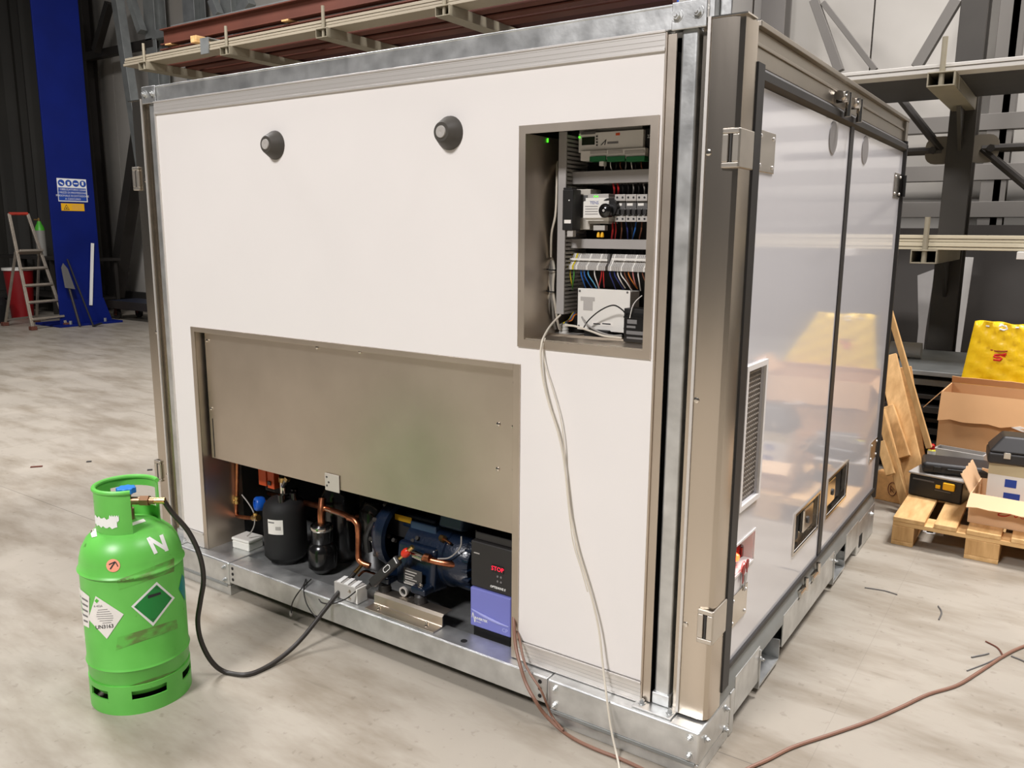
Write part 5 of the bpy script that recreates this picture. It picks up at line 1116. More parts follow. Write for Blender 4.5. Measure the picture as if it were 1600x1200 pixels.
def cast(x, y, eps=0.0012):
    d = (RW @ Vector((x-800.0, -(y-600.0), -FPX))).normalized()
    h, nrm, i_, dist = bvh.ray_cast(CAM, d)
    if h is None:
        h = pxd(x, y, (GC-CAM).to_2d().length); nrm = Vector((h.x-GC.x, h.y-GC.y, 0)).normalized()
    r_ = Vector((h.x-GC.x, h.y-GC.y, 0))
    if nrm.dot(d) > 0: nrm = -nrm
    return h + nrm*eps
def decal(name, corners, m, parent, eps=0.0012, n=8):
    """sticker laid on the curved shell inside four corner points"""
    a, b, c, d = [Vector(q_) for q_ in corners]; mb = MB(); vs = []
    for j in range(n+1):
        for i in range(n+1):
            u, v = i/n, j/n; q_ = (a*(1-u)+b*u)*(1-v) + (d*(1-u)+c*u)*v; vs.append(cast(q_.x, q_.y, eps))
    mb.add(vs, [(j*(n+1)+i, j*(n+1)+i+1, (j+1)*(n+1)+i+1, (j+1)*(n+1)+i) for j in range(n) for i in range(n)])
    return obj(name, mb, m, parent)
def decal_text(name, s, c, du, size, m, parent, eps=0.002, bold=0.0):
    mb = text_mesh(s, 1.0, (0,0,0), (1,0,0), (0,1,0), bold=bold); du = Vector(du); dv_ = Vector((du.y, -du.x))*1.0
    mb.v = [cast(c[0]+du.x*q_.x*size+dv_.x*q_.y*size, c[1]+du.y*q_.x*size+dv_.y*q_.y*size, eps) for q_ in mb.v]
    return obj(name, mb, m, parent, smooth=False)
def decal_fan(name, c, rx, ry, m, parent, eps=0.0015, n=20):
    vs = [cast(c[0],c[1],eps)] + [cast(c[0]+rx*math.cos(2*PI*i/n), c[1]+ry*math.sin(2*PI*i/n), eps) for i in range(n)]
    return obj(name, MB().add(vs, [(0,1+i,1+(i+1)%n) for i in range(n)]), m, parent)
SCF = scuff_material()
decal('scuff_band', [(183,907),(272,872),(272,893),(186,922)], SCF, bd, 0.0006, 14)
decal('scuff_band', [(184,996),(276,968),(278,982),(181,1016)], SCF, bd, 0.0006, 14)
decal('scuff_band', [(196,1074),(276,1047),(280,1058),(205,1081)], SCF, bd, 0.0006, 14)
lg = decal('hazard_label', [(244.5,909),(272.5,934),(239,978),(205,947.5)], M['ink_white'], g, 0.0014); lg['label'] = 'green diamond hazard label'
inner = decal('label_field', [(244.3,913.5),(268,934.5),(239,972.5),(209.5,947.8)], mat('hazard_green', srgb(10,130,52), 0.35), lg, 0.0022)
ln_ = inner
obj('border_line', MB().tube([cast(*q_,0.0026) for q_ in ((244.1,917),(264.5,935),(239.2,968),(213,948),(244.1,917))], 0.0006, 5), M['ink'], lg)
decal('cylinder_symbol', [(230.5,930),(250.5,924.5),(251,928),(231,935)], M['ink'], lg, 0.0028, 4)
lw = decal('hazard_label', [(150,931),(193.5,959.5),(167.5,998),(138.5,967)], M['paper'], g, 0.0016); lw['label'] = 'white diamond label reading UN3163'
decal('label_mark', [(151.5,935),(155.5,938),(152,942),(148.5,938.5)], M['green_paint_plain'], lw, 0.0024, 2)
decal_text('lettering', 'UN3163', (164,979), (0.985,-0.10), 8.2, M['ink'], lw, bold=0.02)
decal_text('lettering', 'R-452A', (154,947), (0.99,-0.06), 4.4, M['ink'], lw)
for i in range(7):
    y = 951.5+3.4*i; w_ = (12,16,19,21,20,17,12)[i]; decal('print_line', [(161-w_*0.62+i*1.2,y+1),(161+w_*0.62+i*1.0,y-0.4),(161+w_*0.62+i*1.0,y+0.4),(161-w_*0.62+i*1.2,y+1.8)], M['ink_grey'], lw, 0.0024, 3)
lt = decal('torn_label', [(122,917),(140,932),(140,981),(130,976)], M['paper'], g, 0.0013); lt['label'] = 'torn white paper label'
for i in range(5): decal('print_line', [(124.5+i,930+9*i),(138,938+8*i),(138,941+8*i),(125+i,933+9*i)], M['ink_grey'], lt, 0.002, 3)
lt = decal('hazard_label', [(284,897),(288.5,904),(288.5,938),(279,920)], mat('teal_label', srgb(24,128,120), 0.4), g, 0.0014, 5); lt['label'] = 'teal diamond label on the right edge'
ls = decal_fan('round_sticker', (177,883.5), 10.8, 10.2, mat('salmon', srgb(240,158,128), 0.6), g); ls['label'] = 'salmon round sticker with handwritten 1'
for i, (p0, p1, w_) in enumerate((((180.5,877.5),(172.5,889),1.6),((180.5,877.5),(170.5,882),1.3),((181,878),(184.5,885),1.0))):
    dx, dy = p1[0]-p0[0], p1[1]-p0[1]; l_ = math.hypot(dx,dy); nx, ny = -dy/l_*w_/1.6, dx/l_*w_/1.6
    decal('handwritten_stroke', [(p0[0]-nx,p0[1]-ny),(p1[0]-nx,p1[1]-ny),(p1[0]+nx,p1[1]+ny),(p0[0]+nx,p0[1]+ny)], M['ink'], ls, 0.0024, 3)
for p0, p1, w_ in (((231.5,840),(243.5,865),3.0),((232,841),(259.5,858),2.8),((251.5,836),(260.5,861),3.0)):
    dx, dy = p1[0]-p0[0], p1[1]-p0[1]; l_ = math.hypot(dx,dy); nx, ny = -dy/l_*w_, dx/l_*w_
    decal('painted_letter_stroke', [(p0[0]-nx,p0[1]-ny),(p1[0]-nx,p1[1]-ny),(p1[0]+nx,p1[1]+ny),(p0[0]+nx,p0[1]+ny)], M['ink_white'], bd, 0.001, 5)
decal('paper_tag', [(140,828),(150,826),(152,838),(144,840)], M['paper'], bd, 0.0012, 4)
decal('paper_tag', [(198,820),(224,811),(228,815),(200,824)], M['paper'], bd, 0.0012, 4)
# foot ring with hand slots
dc = V(-GC.x,-GC.y,0).normalized(); rt_ = V(-dc.y, dc.x, 0); rt_ = -rt_ if rt_.dot(V(1,0.5,0)) < 0 else rt_
a0_ = math.atan2(dc.y, dc.x)
def ring(mb, r, t_, z0, z1, f0, f1, n):
    """arc of a ring wall, angles in degrees from the camera side, positive to the left seen from the front"""
    A0, A1 = a0_ - math.radians(f1), a0_ - math.radians(f0)
    mb.lathe([(r,z0),(r,z1),(r-t_,z1),(r-t_,z0),(r,z0)], GC, n=n, a0=A0, a1=A1, ref=(1,0,0))
    for A in (A0, A1):
        e = V(math.cos(A), math.sin(A), 0); mb.add([GC+e*r+V(0,0,z0), GC+e*r+V(0,0,z1), GC+e*(r-t_)+V(0,0,z1), GC+e*(r-t_)+V(0,0,z0)], [(0,1,2,3)])
    return mb
fr_ = MB(); RF = 0.158
ring(fr_, RF, 0.005, 0.0, 0.052, 0, 359.99, 72)
ring(fr_, RF, 0.005, 0.082, 0.100, 0, 359.99, 72)
cuts = [(-82,-52),(-28,12),(40,70),(110,150),(190,230),(250,262)]
prev = cuts[-1][1]-360
for c0, c1 in cuts:
    ring(fr_, RF, 0.005, 0.052, 0.082, prev, c0, max(4,int((c0-prev)/4))); prev = c1
obj('foot_ring', fr_, GP, g, ang=45)
obj('inner_base', MB().cyl(GC+V(0,0,0.008), GC+V(0,0,0.0465), 0.10, n=32), M['matte_black'], g)
# collar with handles
co = MB(); RC = 0.097
ring(co, RC, 0.004, 0.585, 0.726, -6, 128, 30)
ring(co, RC, 0.004, 0.698, 0.726, 128, 268, 30); ring(co, RC, 0.004, 0.580, 0.632, 128, 268, 30)
ring(co, RC, 0.004, 0.632, 0.698, 128, 150, 6); ring(co, RC, 0.004, 0.632, 0.698, 250, 268, 6)
obj('collar', co, GP, g, ang=45)
rm = [GC + V(math.cos(a0_-math.radians(f))*(RC-0.002), math.sin(a0_-math.radians(f))*(RC-0.002), 0.728) for f in range(-6, 269, 6)]
obj('collar_rim', MB().tube(rm, 0.0075, 10), GP, g)
def cpatch(f0, f1, z0, z1, m, parent, name, eps=0.0015):
    mb = MB().lathe([(RC+eps,z0),(RC+eps,z1)], GC, n=12, a0=a0_-math.radians(f1), a1=a0_-math.radians(f0), ref=(1,0,0)); 
    for i_, q_ in enumerate(mb.v): q_.z += 0.004*math.sin(i_*2.3)
    return obj(name, mb, m, parent)
cpatch(20, 78, 0.616, 0.646, M['ink_white'], g, 'torn_sticker'); cpatch(16, 34, 0.638, 0.656, M['ink_white'], g, 'torn_sticker')
# valve
vb = GC+V(0,0,0.612)
vx = (rt_*0.9+dc*0.42).normalized()
v_ = obj('valve_body', MB().cyl(vb, vb+V(0,0,0.035), 0.02, n=14).cyl(vb+V(0,0,0.035), vb+V(0,0,0.085), 0.014, n=14).cyl(vb+V(0,0,0.062), vb+V(0,0,0.062)+vx*0.045, 0.013, n=14), mat('valve_brown', (0.35,0.22,0.13,1), 0.4, 0.8, var=0.15, scale=30), g)
hw = vb+V(0,0,0.098)
mb = MB(); nn = 40; prof_ = []
vs = []
for z_ in (-0.010, 0.010):
    for i in range(nn): rr_ = 0.029*(1+0.10*math.cos(8*2*PI*i/nn)); vs.append(hw+V(rr_*math.cos(2*PI*i/nn), rr_*math.sin(2*PI*i/nn), z_))
mb.add(vs, [(i,(i+1)%nn,nn+(i+1)%nn,nn+i) for i in range(nn)]+[tuple(reversed(range(nn))),tuple(range(nn,2*nn))])
obj('handwheel', mb, mat('wheel_blue', srgb(34,120,205), 0.4), v_, bevel=0.003, label='bright blue valve handwheel')
ve = vb+V(0,0,0.062)+vx*0.045
obj('outlet_nut', MB().cyl(ve, ve+vx*0.028, 0.018, n=6).cyl(ve+vx*0.028, ve+vx*0.045, 0.012, n=12), mat('valve_nut', (0.32,0.18,0.10,1), 0.4, 0.8), v_)
# ------------------------------------------------------------------ charging hose
D0 = (ve+vx*0.045-CAM).to_2d().length
def flo(x, y, z): return pxz(x,y,z)
HR = 0.0085
hs = thing('charging_hose', 'black charging hose looping from the green cylinder over the floor into the bay', 'hose', ve)
st = ve+vx*0.045
f1, f2, f3 = flo(352,1050,HR), flo(385,1054,HR), flo(415,1043,HR)
Df = (f1-CAM).to_2d().length
pts = [st+vx*0.03]
for k_, (x, y) in enumerate(((268,800),(294,830),(312,868),(318,905),(313,940),(309,972),(315,1004),(331,1034))):
    pts.append(pxd(x, y, D0+(Df-D0)*(k_+1)/9.0))
for p in pts[-2:]: p.z = max(p.z, HR)
pts += [f1, f2, f3]
end = pxy(554,896,2.165)
De = (end-CAM).to_2d().length; D3 = (f3-CAM).to_2d().length
for k_, (x, y) in enumerate(((446,1022),(474,995),(505,956),(532,922))):
    p = pxd(x, y, D3+(De-D3)*(k_+1)/5.0); pts.append(p)
pts.append(end)
obj('hose', MB().tube(spline(pts,8), HR, 12), mat('hose_rubber', srgb(46,42,38), 0.45, var=0.1, scale=20), hs)
obj('ferrule', MB().cyl(st, st+vx*0.034, 0.0105, n=14), M['brass'], hs); dE = (pts[-1]-pts[-2]).normalized(); obj('end_fitting', MB().cyl(end, end+dE*0.045, 0.009, 0.007, n=12), M['brass'], hs)

# ------------------------------------------------------------------ cords
wp_ = [(876,492,2.225),(868,500,2.20),(858,512,2.15),(849,528,2.098),(846,540,2.082),(845,556,2.080),(848,590,2.080),(858,632,2.080),(871,672,2.080),(880,712,2.080),(886,760,2.080),(892,808,2.080),(902,856,2.079),(914,896,2.078),(925,935,2.076),(936,985,2.072),(942,1040,2.062),(948,1090,2.035),(955,1140,2.02)]
pts = [pxy(x,y,Y_) for x, y, Y_ in wp_] + [pxz(966,1190,0.004), pxz(976,1235,0.004), pxz(1010,1290,0.004)]
tag(obj('signal_cable', MB().tube(spline(pts,6), 0.0034, 8), M['cable_white']), 'thin cream cord hanging from the electrical recess down the white panel to the floor', 'cord')
wp_ = [(852,528,2.098),(848,545,2.084),(852,572,2.0825),(864,610,2.0825),(876,655,2.0825),(882,700,2.0825),(884,748,2.0825),(889,800,2.0825),(896,850,2.082),(908,890,2.082),(918,925,2.079)]
tag(obj('signal_cable', MB().tube(spline([pxy(x,y,Y_) for x, y, Y_ in wp_],6), 0.0018, 6), M['cable_white']), 'finer white strand running beside the cream cord on the panel', 'cord')
bp2 = [pxy(804,880,2.15), pxy(803,930,2.125), pxy(803,975,2.085), pxy(806,1010,2.06), pxy(813,1040,2.035), pxy(822,1068,2.02), pxy(836,1094,2.005), pxz(856,1120,0.02)+V(0,-0.02,0.02)] 
bp2 += [pxz(876,1140,0.006), pxz(900,1156,0.006), pxz(934,1172,0.006), pxz(970,1186,0.006), pxz(1010,1205,0.006), pxz(1060,1235,0.006), pxz(1110,1235,0.006), pxz(1165,1203,0.006), pxz(1200,1187,0.006), pxz(1240,1167,0.006), pxz(1300,1147,0.006), pxz(1360,1126,0.006), pxz(1410,1104,0.006), pxz(1450,1085,0.006), pxz(1495,1071,0.006), pxz(1530,1050,0.006), pxz(1570,1024,0.006), pxz(1605,1008,0.006), pxz(1680,985,0.006)]
tag(obj('power_cable', MB().tube(spline(bp2,6), 0.0058, 8), M['cable_brown']), 'brown rubber power cord from the inverter trailing across the floor to the right', 'cord')
bp3 = [pxy(802,1002,2.14), pxy(806,985,2.10), pxy(812,1000,2.075), pxy(818,1030,2.045), pxy(828,1052,2.03), pxy(846,1080,2.02), pxz(862,1118,0.03), pxz(880,1141,0.016)]
tag(obj('power_cable', MB().tube(spline(bp3,6), 0.004, 8), M['cable_brown']), 'second brown cord bowing over the base channel by the inverter', 'cord')
# ------------------------------------------------------------------ pallet and boxes
PXa, PYa = -0.634, 4.36
t = thing('euro_pallet', 'wooden pallet with raw boards carrying the boxes', 'pallet', (PXa+0.4, PYa+0.6, 0))
xb5 = [0.0,0.186,0.3275,0.514,0.655]; wb5 = [0.145,0.1,0.145,0.1,0.145]
for x, w in zip(xb5, wb5): obj('deck_board', MB().bx(PXa+x,PXa+x+w,PYa,PYa+1.2,0.122,0.144), M['wood_y'], t, bevel=0.003)
for y in (0,0.5275,1.055): obj('cross_board', MB().bx(PXa,PXa+0.8,PYa+y+0.002,PYa+y+0.145,0.100,0.122), M['wood'], t, bevel=0.003)
for x, w in ((0,0.1),(0.3275,0.145),(0.7,0.1)):
    for y in (0,0.5275,1.055): obj('block', MB().bx(PXa+x,PXa+x+w,PYa+y,PYa+y+0.145,0.022,0.100), M['chipboard_lt'] if 'chipboard_lt' in M else M['wood_z'], t, bevel=0.003)
    obj('skid_board', MB().bx(PXa+x,PXa+x+w,PYa,PYa+1.2,0.0,0.022), M['wood_y'], t, bevel=0.002)
ZP = 0.1445
for i, (x0,y0,x1,y1) in enumerate(((1438,829,1447,845),(1449,832,1467,850))):
    a = pxz(x0,y0,0.0); tag(obj('paper_scrap', MB().obox(a+V(0.03,0.06,0.002), 0.05+0.03*i, 0.16, 0.003, rotz(0.1)), M['ink_white']), ('narrow white strip lying under the pallet','wider white strip lying under the pallet')[i], 'paper')
# black toolbox with grey lid
A, B = pxz(1418,772,ZP), pxz(1497,789,ZP)
u = (B-A); u.z = 0; W_ = u.length; u.normalize(); n_ = V(-u.y,u.x,0); Mx = Matrix((u,n_,V(0,0,1))).transposed()
hB = px(1418.5,741,1,A.y).z-ZP+0.022; dep = 0.27; W2 = W_*1.05
ctr = A+u*W2/2+n_*dep/2
t = thing('toolbox', 'black toolbox with grey lid and yellow latches on the pallet', 'toolbox', ctr)
def lb(name, cu, cn, cz, su, sn, sz, m, parent, b=0.004, base=None): return obj(name, MB().obox((base if base is not None else ctr)+u*cu+n_*cn+V(0,0,cz), su, sn, sz, Mx), M[m], parent, bevel=b)
lb('body', 0, 0, hB*0.45, W2, dep, hB*0.9, 'black_plastic', t, 0.01); lb('lid', 0, 0, hB*0.95, W2+0.012, dep+0.012, hB*0.10, 'light_grey', t, 0.006)
lb('groove', -0.06, -dep/2-0.001, hB*0.72, W2*0.4, 0.003, 0.008, 'mid_grey', t, 0.001); lb('groove', 0.04, -dep/2-0.001, hB*0.42, W2*0.3, 0.003, 0.006, 'mid_grey', t, 0.001)
lb('latch', W2*0.26, -dep/2-0.008, hB*0.66, W2*0.22, 0.016, 0.04, 'yellow_plastic', t, 0.006); lb('latch_pin', W2*0.06, -dep/2-0.006, hB*0.58, W2*0.09, 0.012, 0.02, 'yellow_plastic', t, 0.004)
for s in (-1,1): lb('side_grip', s*(W2/2+0.004), 0, hB*0.6, 0.01, 0.1, 0.03, 'charcoal', t, 0.003)
# grey tray box standing behind it
gb = ctr+n_*(dep/2+0.06)
tg = thing('grey_crate', 'pale grey open crate behind the black toolbox', 'crate', gb)
zc_ = px(1480,700,1,gb.y).z-ZP
hC = max(0.16, zc_)
for cu, cn, su, sn in ((0.02,0.045,W2*0.95,0.008),(0.02,-0.045,W2*0.95,0.008),(0.02-W2*0.475+0.004,0,0.008,0.082),(0.02+W2*0.475-0.004,0,0.008,0.082)): lb('side', cu, cn, hC/2, su, sn, hC, 'light_grey', tg, 0.002, gb)
lb('bottom', 0.02, 0, 0.004, W2*0.93, 0.08, 0.008, 'light_grey', tg, 0, gb)
# black case lying on the toolbox
cc = ctr+u*0.05+n_*0.01+V(0,0,hB+0.001)
t = thing('black_case', 'slim black plastic case lying on the grey toolbox lid', 'case', cc)
Mc = Matrix.Rotation(0.32,3,'Z') @ Mx
obj('shell', MB().obox(cc+V(0,0,0.032), 0.33, 0.21, 0.062, Mc), M['charcoal'], t, bevel=0.022, seg=3); obj('seam', MB().obox(cc+V(0,0,0.034), 0.332, 0.212, 0.003, Mc), M['matte_black'], t)
for s in (-1,1): obj('clasp', MB().obox(cc+Mc@V(s*0.09,-0.106,0.03), 0.035, 0.006, 0.03, Mc), M['black_plastic'], t, bevel=0.002)
obj('handle', MB().obox(cc+Mc@V(0,-0.11,0.034), 0.09, 0.012, 0.014, Mc), M['black_plastic'], t, bevel=0.004)
sc = ctr-u*0.03+n_*(dep*0.42)+V(0,0,hB)
sp = px(1455,712,1,sc.y); sc.x = sp.x
t = thing('spray_can', 'small yellow spray can with red cap behind the black case', 'spray can', sc)
obj('can', MB().lathe([(0,0),(0.021,0),(0.021,0.075),(0.014,0.084),(0,0.084)], sc, n=18), mat('can_yellow', srgb(206,196,60), 0.35), t); obj('band', MB().lathe([(0.0212,0.055),(0.0214,0.074)], sc, n=18), M['off_white'], t); obj('cap', MB().lathe([(0.015,0.082),(0.015,0.105),(0.010,0.112),(0,0.112)], sc, n=16), M['red_plastic'], t)
# open carton in front
def carton(label, O, ux, L_, D_, H_, flaps, mo='card', t_=0.006, name='cardboard_box'):
    """O front-left bottom corner, ux along the front"""
    ux = ux.normalized(); nx = V(-ux.y,ux.x,0); Mm = Matrix((ux,nx,V(0,0,1))).transposed(); c = O+ux*L_/2+nx*D_/2
    t = thing(name, label, 'box', c)
    def w(n__, cu, cn, cz, su, sn, sz, m=mo): return obj(n__, MB().obox(c+ux*cu+nx*cn+V(0,0,cz), su, sn, sz, Mm), M[m], t)
    w('bottom', 0,0,t_/2, L_,D_,t_); w('front_wall', 0,-D_/2+t_/2,H_/2, L_,t_,H_); w('back_wall', 0,D_/2-t_/2,H_/2, L_,t_,H_); w('side_wall', -L_/2+t_/2,0,H_/2, t_,D_-2*t_,H_); w('side_wall', L_/2-t_/2,0,H_/2, t_,D_-2*t_,H_)
    for side, ang, fl in flaps:
        # ang: degrees from straight up, outward positive
        a = math.radians(ang)
        if side == 'front': o0, e, out, ln__ = c-nx*(D_/2), ux, -nx, L_
        elif side == 'back': o0, e, out, ln__ = c+nx*(D_/2), ux, nx, L_
        elif side == 'left': o0, e, out, ln__ = c-ux*(L_/2), nx, -ux, D_
        else: o0, e, out, ln__ = c+ux*(L_/2), nx, ux, D_
        o0 = o0+V(0,0,H_+0.001); d_ = out*math.sin(a)+V(0,0,math.cos(a)); nn_ = d_.cross(e).normalized()
        k_ = 10; row = []
        poly = [(-ln__/2,0),(ln__/2,0)] + [(ln__/2-ln__*i/k_, fl*(1+0.05*math.sin(i*2.7))) for i in range(k_+1)]
        obj('flap', MB().prism(poly, o0, e, d_, nn_*0.004), M[mo], t, smooth=False)
    return t, c, ux, nx
O = pxz(1511,815,ZP); 
hF = px(1511,776,1,O.y).z-ZP+0.02
t, c, ux, nx = carton('open brown carton with red script at the front right of the pallet', O, V(1,-0.05,0), 0.46, 0.34, max(0.14,hF), (('front',118,0.10),('left',28,0.10),('back',-8,0.05),('right',60,0.1)))
q0 = O+ux*0.17+V(0,-0.002,hF*0.42)
script = [V(0,0,0.02),V(-0.035,0,0.012),V(-0.04,0,0.0),V(-0.01,0,0.002),V(0.02,0,0.02),V(0.03,0,0.004),V(0.045,0,0.014),V(0.06,0,0.003),V(0.08,0,0.016),V(0.10,0,0.004),V(0.13,0,0.014),V(0.17,0,0.005)]
obj('red_script', MB().tube(spline([q0+p for p in script],5), 0.0022, 6), M['ink_red'], t)
wb = O+V(0.06,0.10,0.01)
t2 = thing('white_carton', 'white printed box with blue letters inside the front carton', 'box', wb+V(0.14,0.09,0))
h2 = px(1545,722,1,wb.y).z-(ZP+0.01)
obj('body', MB().bx(wb.x,wb.x+0.30,wb.y,wb.y+0.17,wb.z,wb.z+h2), M['off_white'], t2, bevel=0.003); obj('tape', MB().bx(wb.x-0.0005,wb.x+0.301,wb.y-0.001,wb.y,wb.z+h2*0.80,wb.z+h2), mat('tape', srgb(190,176,140), 0.25), t2)
for i in range(2): obj('blue_print', MB().bx(wb.x+0.075,wb.x+0.125+0.02*i,wb.y-0.0012,wb.y-0.0002,wb.z+h2*(0.60-0.24*i),wb.z+h2*(0.74-0.24*i)), M['ink_blue'], t2)
kc = wb+V(0.16,0.085,h2+0.001)
t = thing('black_case', 'bulky black plastic case on top of the white printed box', 'case', kc)
obj('lower_shell', MB().obox(kc+V(0,0,0.03), 0.36, 0.2, 0.056, rotz(0.12)), M['charcoal'], t, bevel=0.012, seg=3); obj('upper_shell', MB().add([kc+rotz(0.12)@V(*q_) for q_ in ((-0.18,-0.1,0.059),(0.18,-0.1,0.059),(0.18,0.1,0.059),(-0.18,0.1,0.059),(-0.12,-0.05,0.135),(0.18,-0.05,0.135),(0.18,0.09,0.135),(-0.12,0.09,0.135))], [(0,3,2,1),(4,5,6,7),(0,1,5,4),(1,2,6,5),(2,3,7,6),(3,0,4,7)]), M['charcoal'], t, bevel=0.012, seg=3)
obj('clasp', MB().obox(kc+rotz(0.12)@V(-0.1,-0.105,0.05), 0.03, 0.01, 0.03, rotz(0.12)), M['stainless_bright'], t, bevel=0.002)
# tall carton behind
YT = 5.17
a = pxy(1462,700,YT); top = pxy(1467,640,YT)
O = V(a.x, YT, ZP); hT = pxy(1467,611,YT).z-ZP
t, c, ux, nx = carton('large open brown carton with torn front flap behind the toolbox', O, V(1,-0.03,0), 0.62, 0.36, hT, (('front',165,0.16),('left',140,0.13),('back',-20,0.04),('right',40,0.12)), 'card_dark')
obj('white_tear', MB().prism([(0,0),(0.04,0.012),(0.10,-0.002),(0.15,-0.024),(0.11,-0.02),(0.05,-0.016)], O+V(0.36,-0.055,hT-0.150), (1,0,0), (0,0,1), (0,-0.002,0)), M['paper'], t)
# yellow woven sack
YS = 5.59
zt_ = pxy(1560,504,YS).z; xl0, xl1 = pxy(1523,506,YS).x, pxy(1500,598,YS).x
t = thing('yellow_sack', 'bright yellow woven sack with red S print standing behind the large carton', 'sack', V(xl1+0.4,YS,ZP))
mb = MB(); n = 26; m_ = 30; fr_v = []; bk_v = []
zl = pxy(1502,598,YS).z; slope = (xl0-xl1)/(zt_-zl)
for j in range(m_+1):
    z = ZP+(zt_-ZP)*j/m_
    x0 = xl1+slope*max(0,(z-zl)) if z > zl else xl1
    x1 = x0 + (0.62 - 0.28*max(0,(z-zl)/(zt_-zl)) if z > zl else 0.62)
    for i in range(n+1):
        s = i/n; bulge = math.sin(PI*s)**0.6*(0.035+0.02*math.sin(PI*j/m_)) if 0 < i < n else 0
        w_ = 0.008*math.sin(j*1.9+i*0.7)+0.006*math.sin(j*3.1-i*1.1)+0.004*math.sin(i*2.3+j*0.5)
        zz = z + (0.006*math.sin(s*7)+0.003*math.sin(s*19) if j == m_ else 0)
        fr_v.append(V(x0+(x1-x0)*s, YS-bulge+w_*(1 if 0 < i < n else 0), zz)); bk_v.append(V(x0+(x1-x0)*s, YS+0.012+0.3*bulge, zz))
N1 = (n+1)*(m_+1)
fs = [(j*(n+1)+i, j*(n+1)+i+1, (j+1)*(n+1)+i+1, (j+1)*(n+1)+i) for j in range(m_) for i in range(n)]
fs2 = [tuple(N1+q_ for q_ in reversed(f_)) for f_ in fs]
ed = [((j)*(n+1), (j+1)*(n+1), N1+(j+1)*(n+1), N1+j*(n+1)) for j in range(m_)] + [(j*(n+1)+n, N1+j*(n+1)+n, N1+(j+1)*(n+1)+n, (j+1)*(n+1)+n) for j in range(m_)] + [(m_*(n+1)+i, m_*(n+1)+i+1, N1+m_*(n+1)+i+1, N1+m_*(n+1)+i) for i in range(n)] + [(i, N1+i, N1+i+1, i+1) for i in range(n)]
mb.add(fr_v+bk_v, fs+fs2+ed); obj('fabric', mb, M['bag_yellow'], t, ang=80)
bt = BVHTree.FromPolygons([tuple(q_) for q_ in fr_v], fs)
def castb(x, y, eps):
    d = (RW @ Vector((x-800.0, -(y-600.0), -FPX))).normalized(); h = bt.ray_cast(CAM, d)[0]
    return (h if h is not None else pxy(x,y,YS-0.05)) - d*eps
def bdecal(name, pts_, m, eps=0.004): return obj(name, MB().tube([castb(x,y,eps) for x, y in pts_], 0.006, 6), m, t)
bdecal('printed_letter', [(1571,557),(1563,554.5),(1554,554.5),(1553,557),(1556,558.5),(1563,559),(1565,560.5),(1562,563),(1552,562)], M['ink_red'])
obj('printed_lettering', MB().tube([castb(x,y,0.003) for x, y in ((1548,546.5),(1556,548.5),(1565,549),(1574,548.5))], 0.0045, 6), mat('print_brown', srgb(150,70,20), 0.6), t); bdecal('printed_bar', [(1565,554.5),(1572,553)], M['ink_red'])
for p_ in ([(1561,510),(1566,508),(1572,510),(1574,514),(1568,516),(1562,514)],[(1541,509),(1546,510)],[(1587,512),(1592,512)]): obj('white_print', MB().tube([castb(x,y,0.003) for x, y in p_], 0.005, 6), M['ink_white'], t)
# leaning timber
def lean(name, label, tp, bp_, Yt, Yb, w, h, m='wood_z', floor=True, up=(0,1,0), grp='leaning timber'):
    a, b = pxy(*tp,Yt), pxy(*bp_,Yb)
    if floor:
        d = b-a; k_ = (0.012-a.z)/d.z; b = a+d*k_
    return tag(obj(name, MB().beam(b, a, w, h, up), M[m], None, bevel=0.004), label, 'timber', grp)
lean('timber_batten', 'long slim timber batten leaning highest of the stack beside the carton', (1389,482), (1452,700), 5.0, 4.98, 0.03, 0.034, floor=False)
lean('timber_board', 'wide pale timber board leaning beside the white door edge', (1386,556), (1428,740), 5.30, 5.02, 0.11, 0.022)
lean('timber_board', 'short notched timber board leaning in front of the wide board', (1387,635), (1413,715), 5.16, 5.03, 0.07, 0.03, floor=False)
lean('timber_board', 'narrow timber board leaning nearest the white door', (1376,640), (1410,770), 5.05, 4.92, 0.045, 0.06)
lean('timber_board', 'thin batten at the far left of the leaning timber', (1376,690), (1392,742), 4.98, 4.90, 0.05, 0.025, floor=False)
lean('plywood_offcut', 'tall plywood offcut behind the leaning timber', (1402,575), (1412,640), 5.40, 5.36, 0.16, 0.012, 'chipboard')
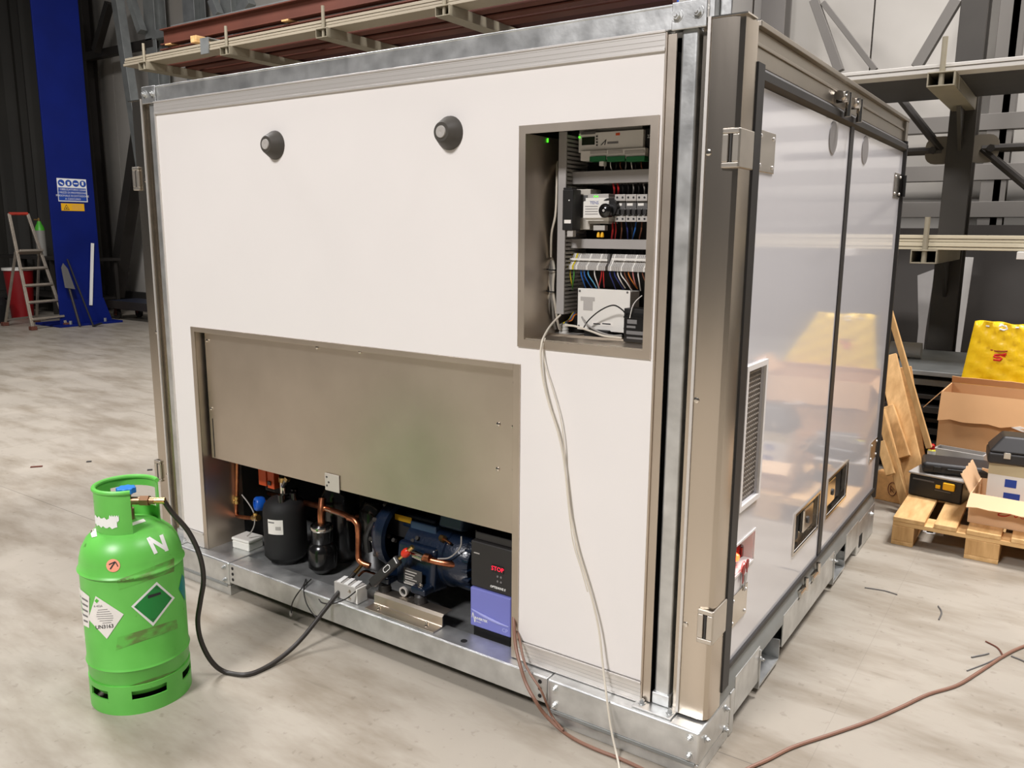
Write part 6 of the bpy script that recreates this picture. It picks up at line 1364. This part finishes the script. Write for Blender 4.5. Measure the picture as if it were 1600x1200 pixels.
fb = pxz(1392,780,0.0)
t = thing('timber_foot_block', 'stamped wooden block at the foot of the leaning timber', 'block', fb)
zt2 = px(1392,738,1,fb.y).z
obj('block', MB().obox(fb+V(0.0,-0.01,zt2/2), 0.17, 0.10, zt2, rotz(-0.15)), M['chipboard'], t, bevel=0.004)
sc_ = fb+V(0.0,-0.01,0)+rotz(-0.15)@V(0.02,-0.0505,0)+V(0,0.0,zt2*0.5)
obj('stamp', MB().tube([sc_+rotz(-0.15)@V(0.024*math.cos(a),-0.0015,0.040*math.sin(a)) for a in [2*PI*i/20 for i in range(21)]], 0.0022, 6), M['rust'], t); obj('stamp_mark', MB().tube([sc_+rotz(-0.15)@V(x,-0.0015,z) for x, z in ((-0.01,-0.02),(-0.01,0.02),(0.01,0.0),(-0.008,-0.004),(0.012,-0.022))], 0.002, 6), M['rust'], t)
# debris on the floor
for i, (p0, p1, r_, lab) in enumerate((((1351,918),(1402,929),0.0025,'thin dark wire offcut on the floor near the side rail'),((1466,947),(1467,968),0.003,'short dark wire offcut on the floor below the pallet'),((1540,1002),(1567,1024),0.003,'thin twig crossing toward the brown cord'),((1518,1027),(1545,1021),0.003,'short pale splinter beside the brown cord'),((1511,1048),(1562,1026),0.0025,'bent grey wire offcut along the brown cord'),((1580,1025),(1612,1045),0.003,'thin twig at the right edge of the floor'))):
    a, b = pxz(*p0,r_), pxz(*p1,r_); m1 = (a+b)/2+V(0.01,0.012,0)
    tag(obj('wire_offcut', MB().tube(spline([a,m1,b],5), r_, 6), M['mid_grey'] if i != 2 else M['rust']), lab, 'debris')
for i, (x, y, lab) in enumerate(((57,729,'small rusty chip on the bare floor left of the unit'),(139,721,'tiny dark crumb on the bare floor left of the unit'),(234,734,'tiny dark crumb beside the left corner column'))):
    c = pxz(x,y,0.004); tag(obj('floor_chip', MB().obox(c, 0.07 if i == 0 else 0.03, 0.02, 0.006, rotz(0.9)), M['rust'] if i == 0 else M['dark_grey'], None, bevel=0.001), lab, 'debris')
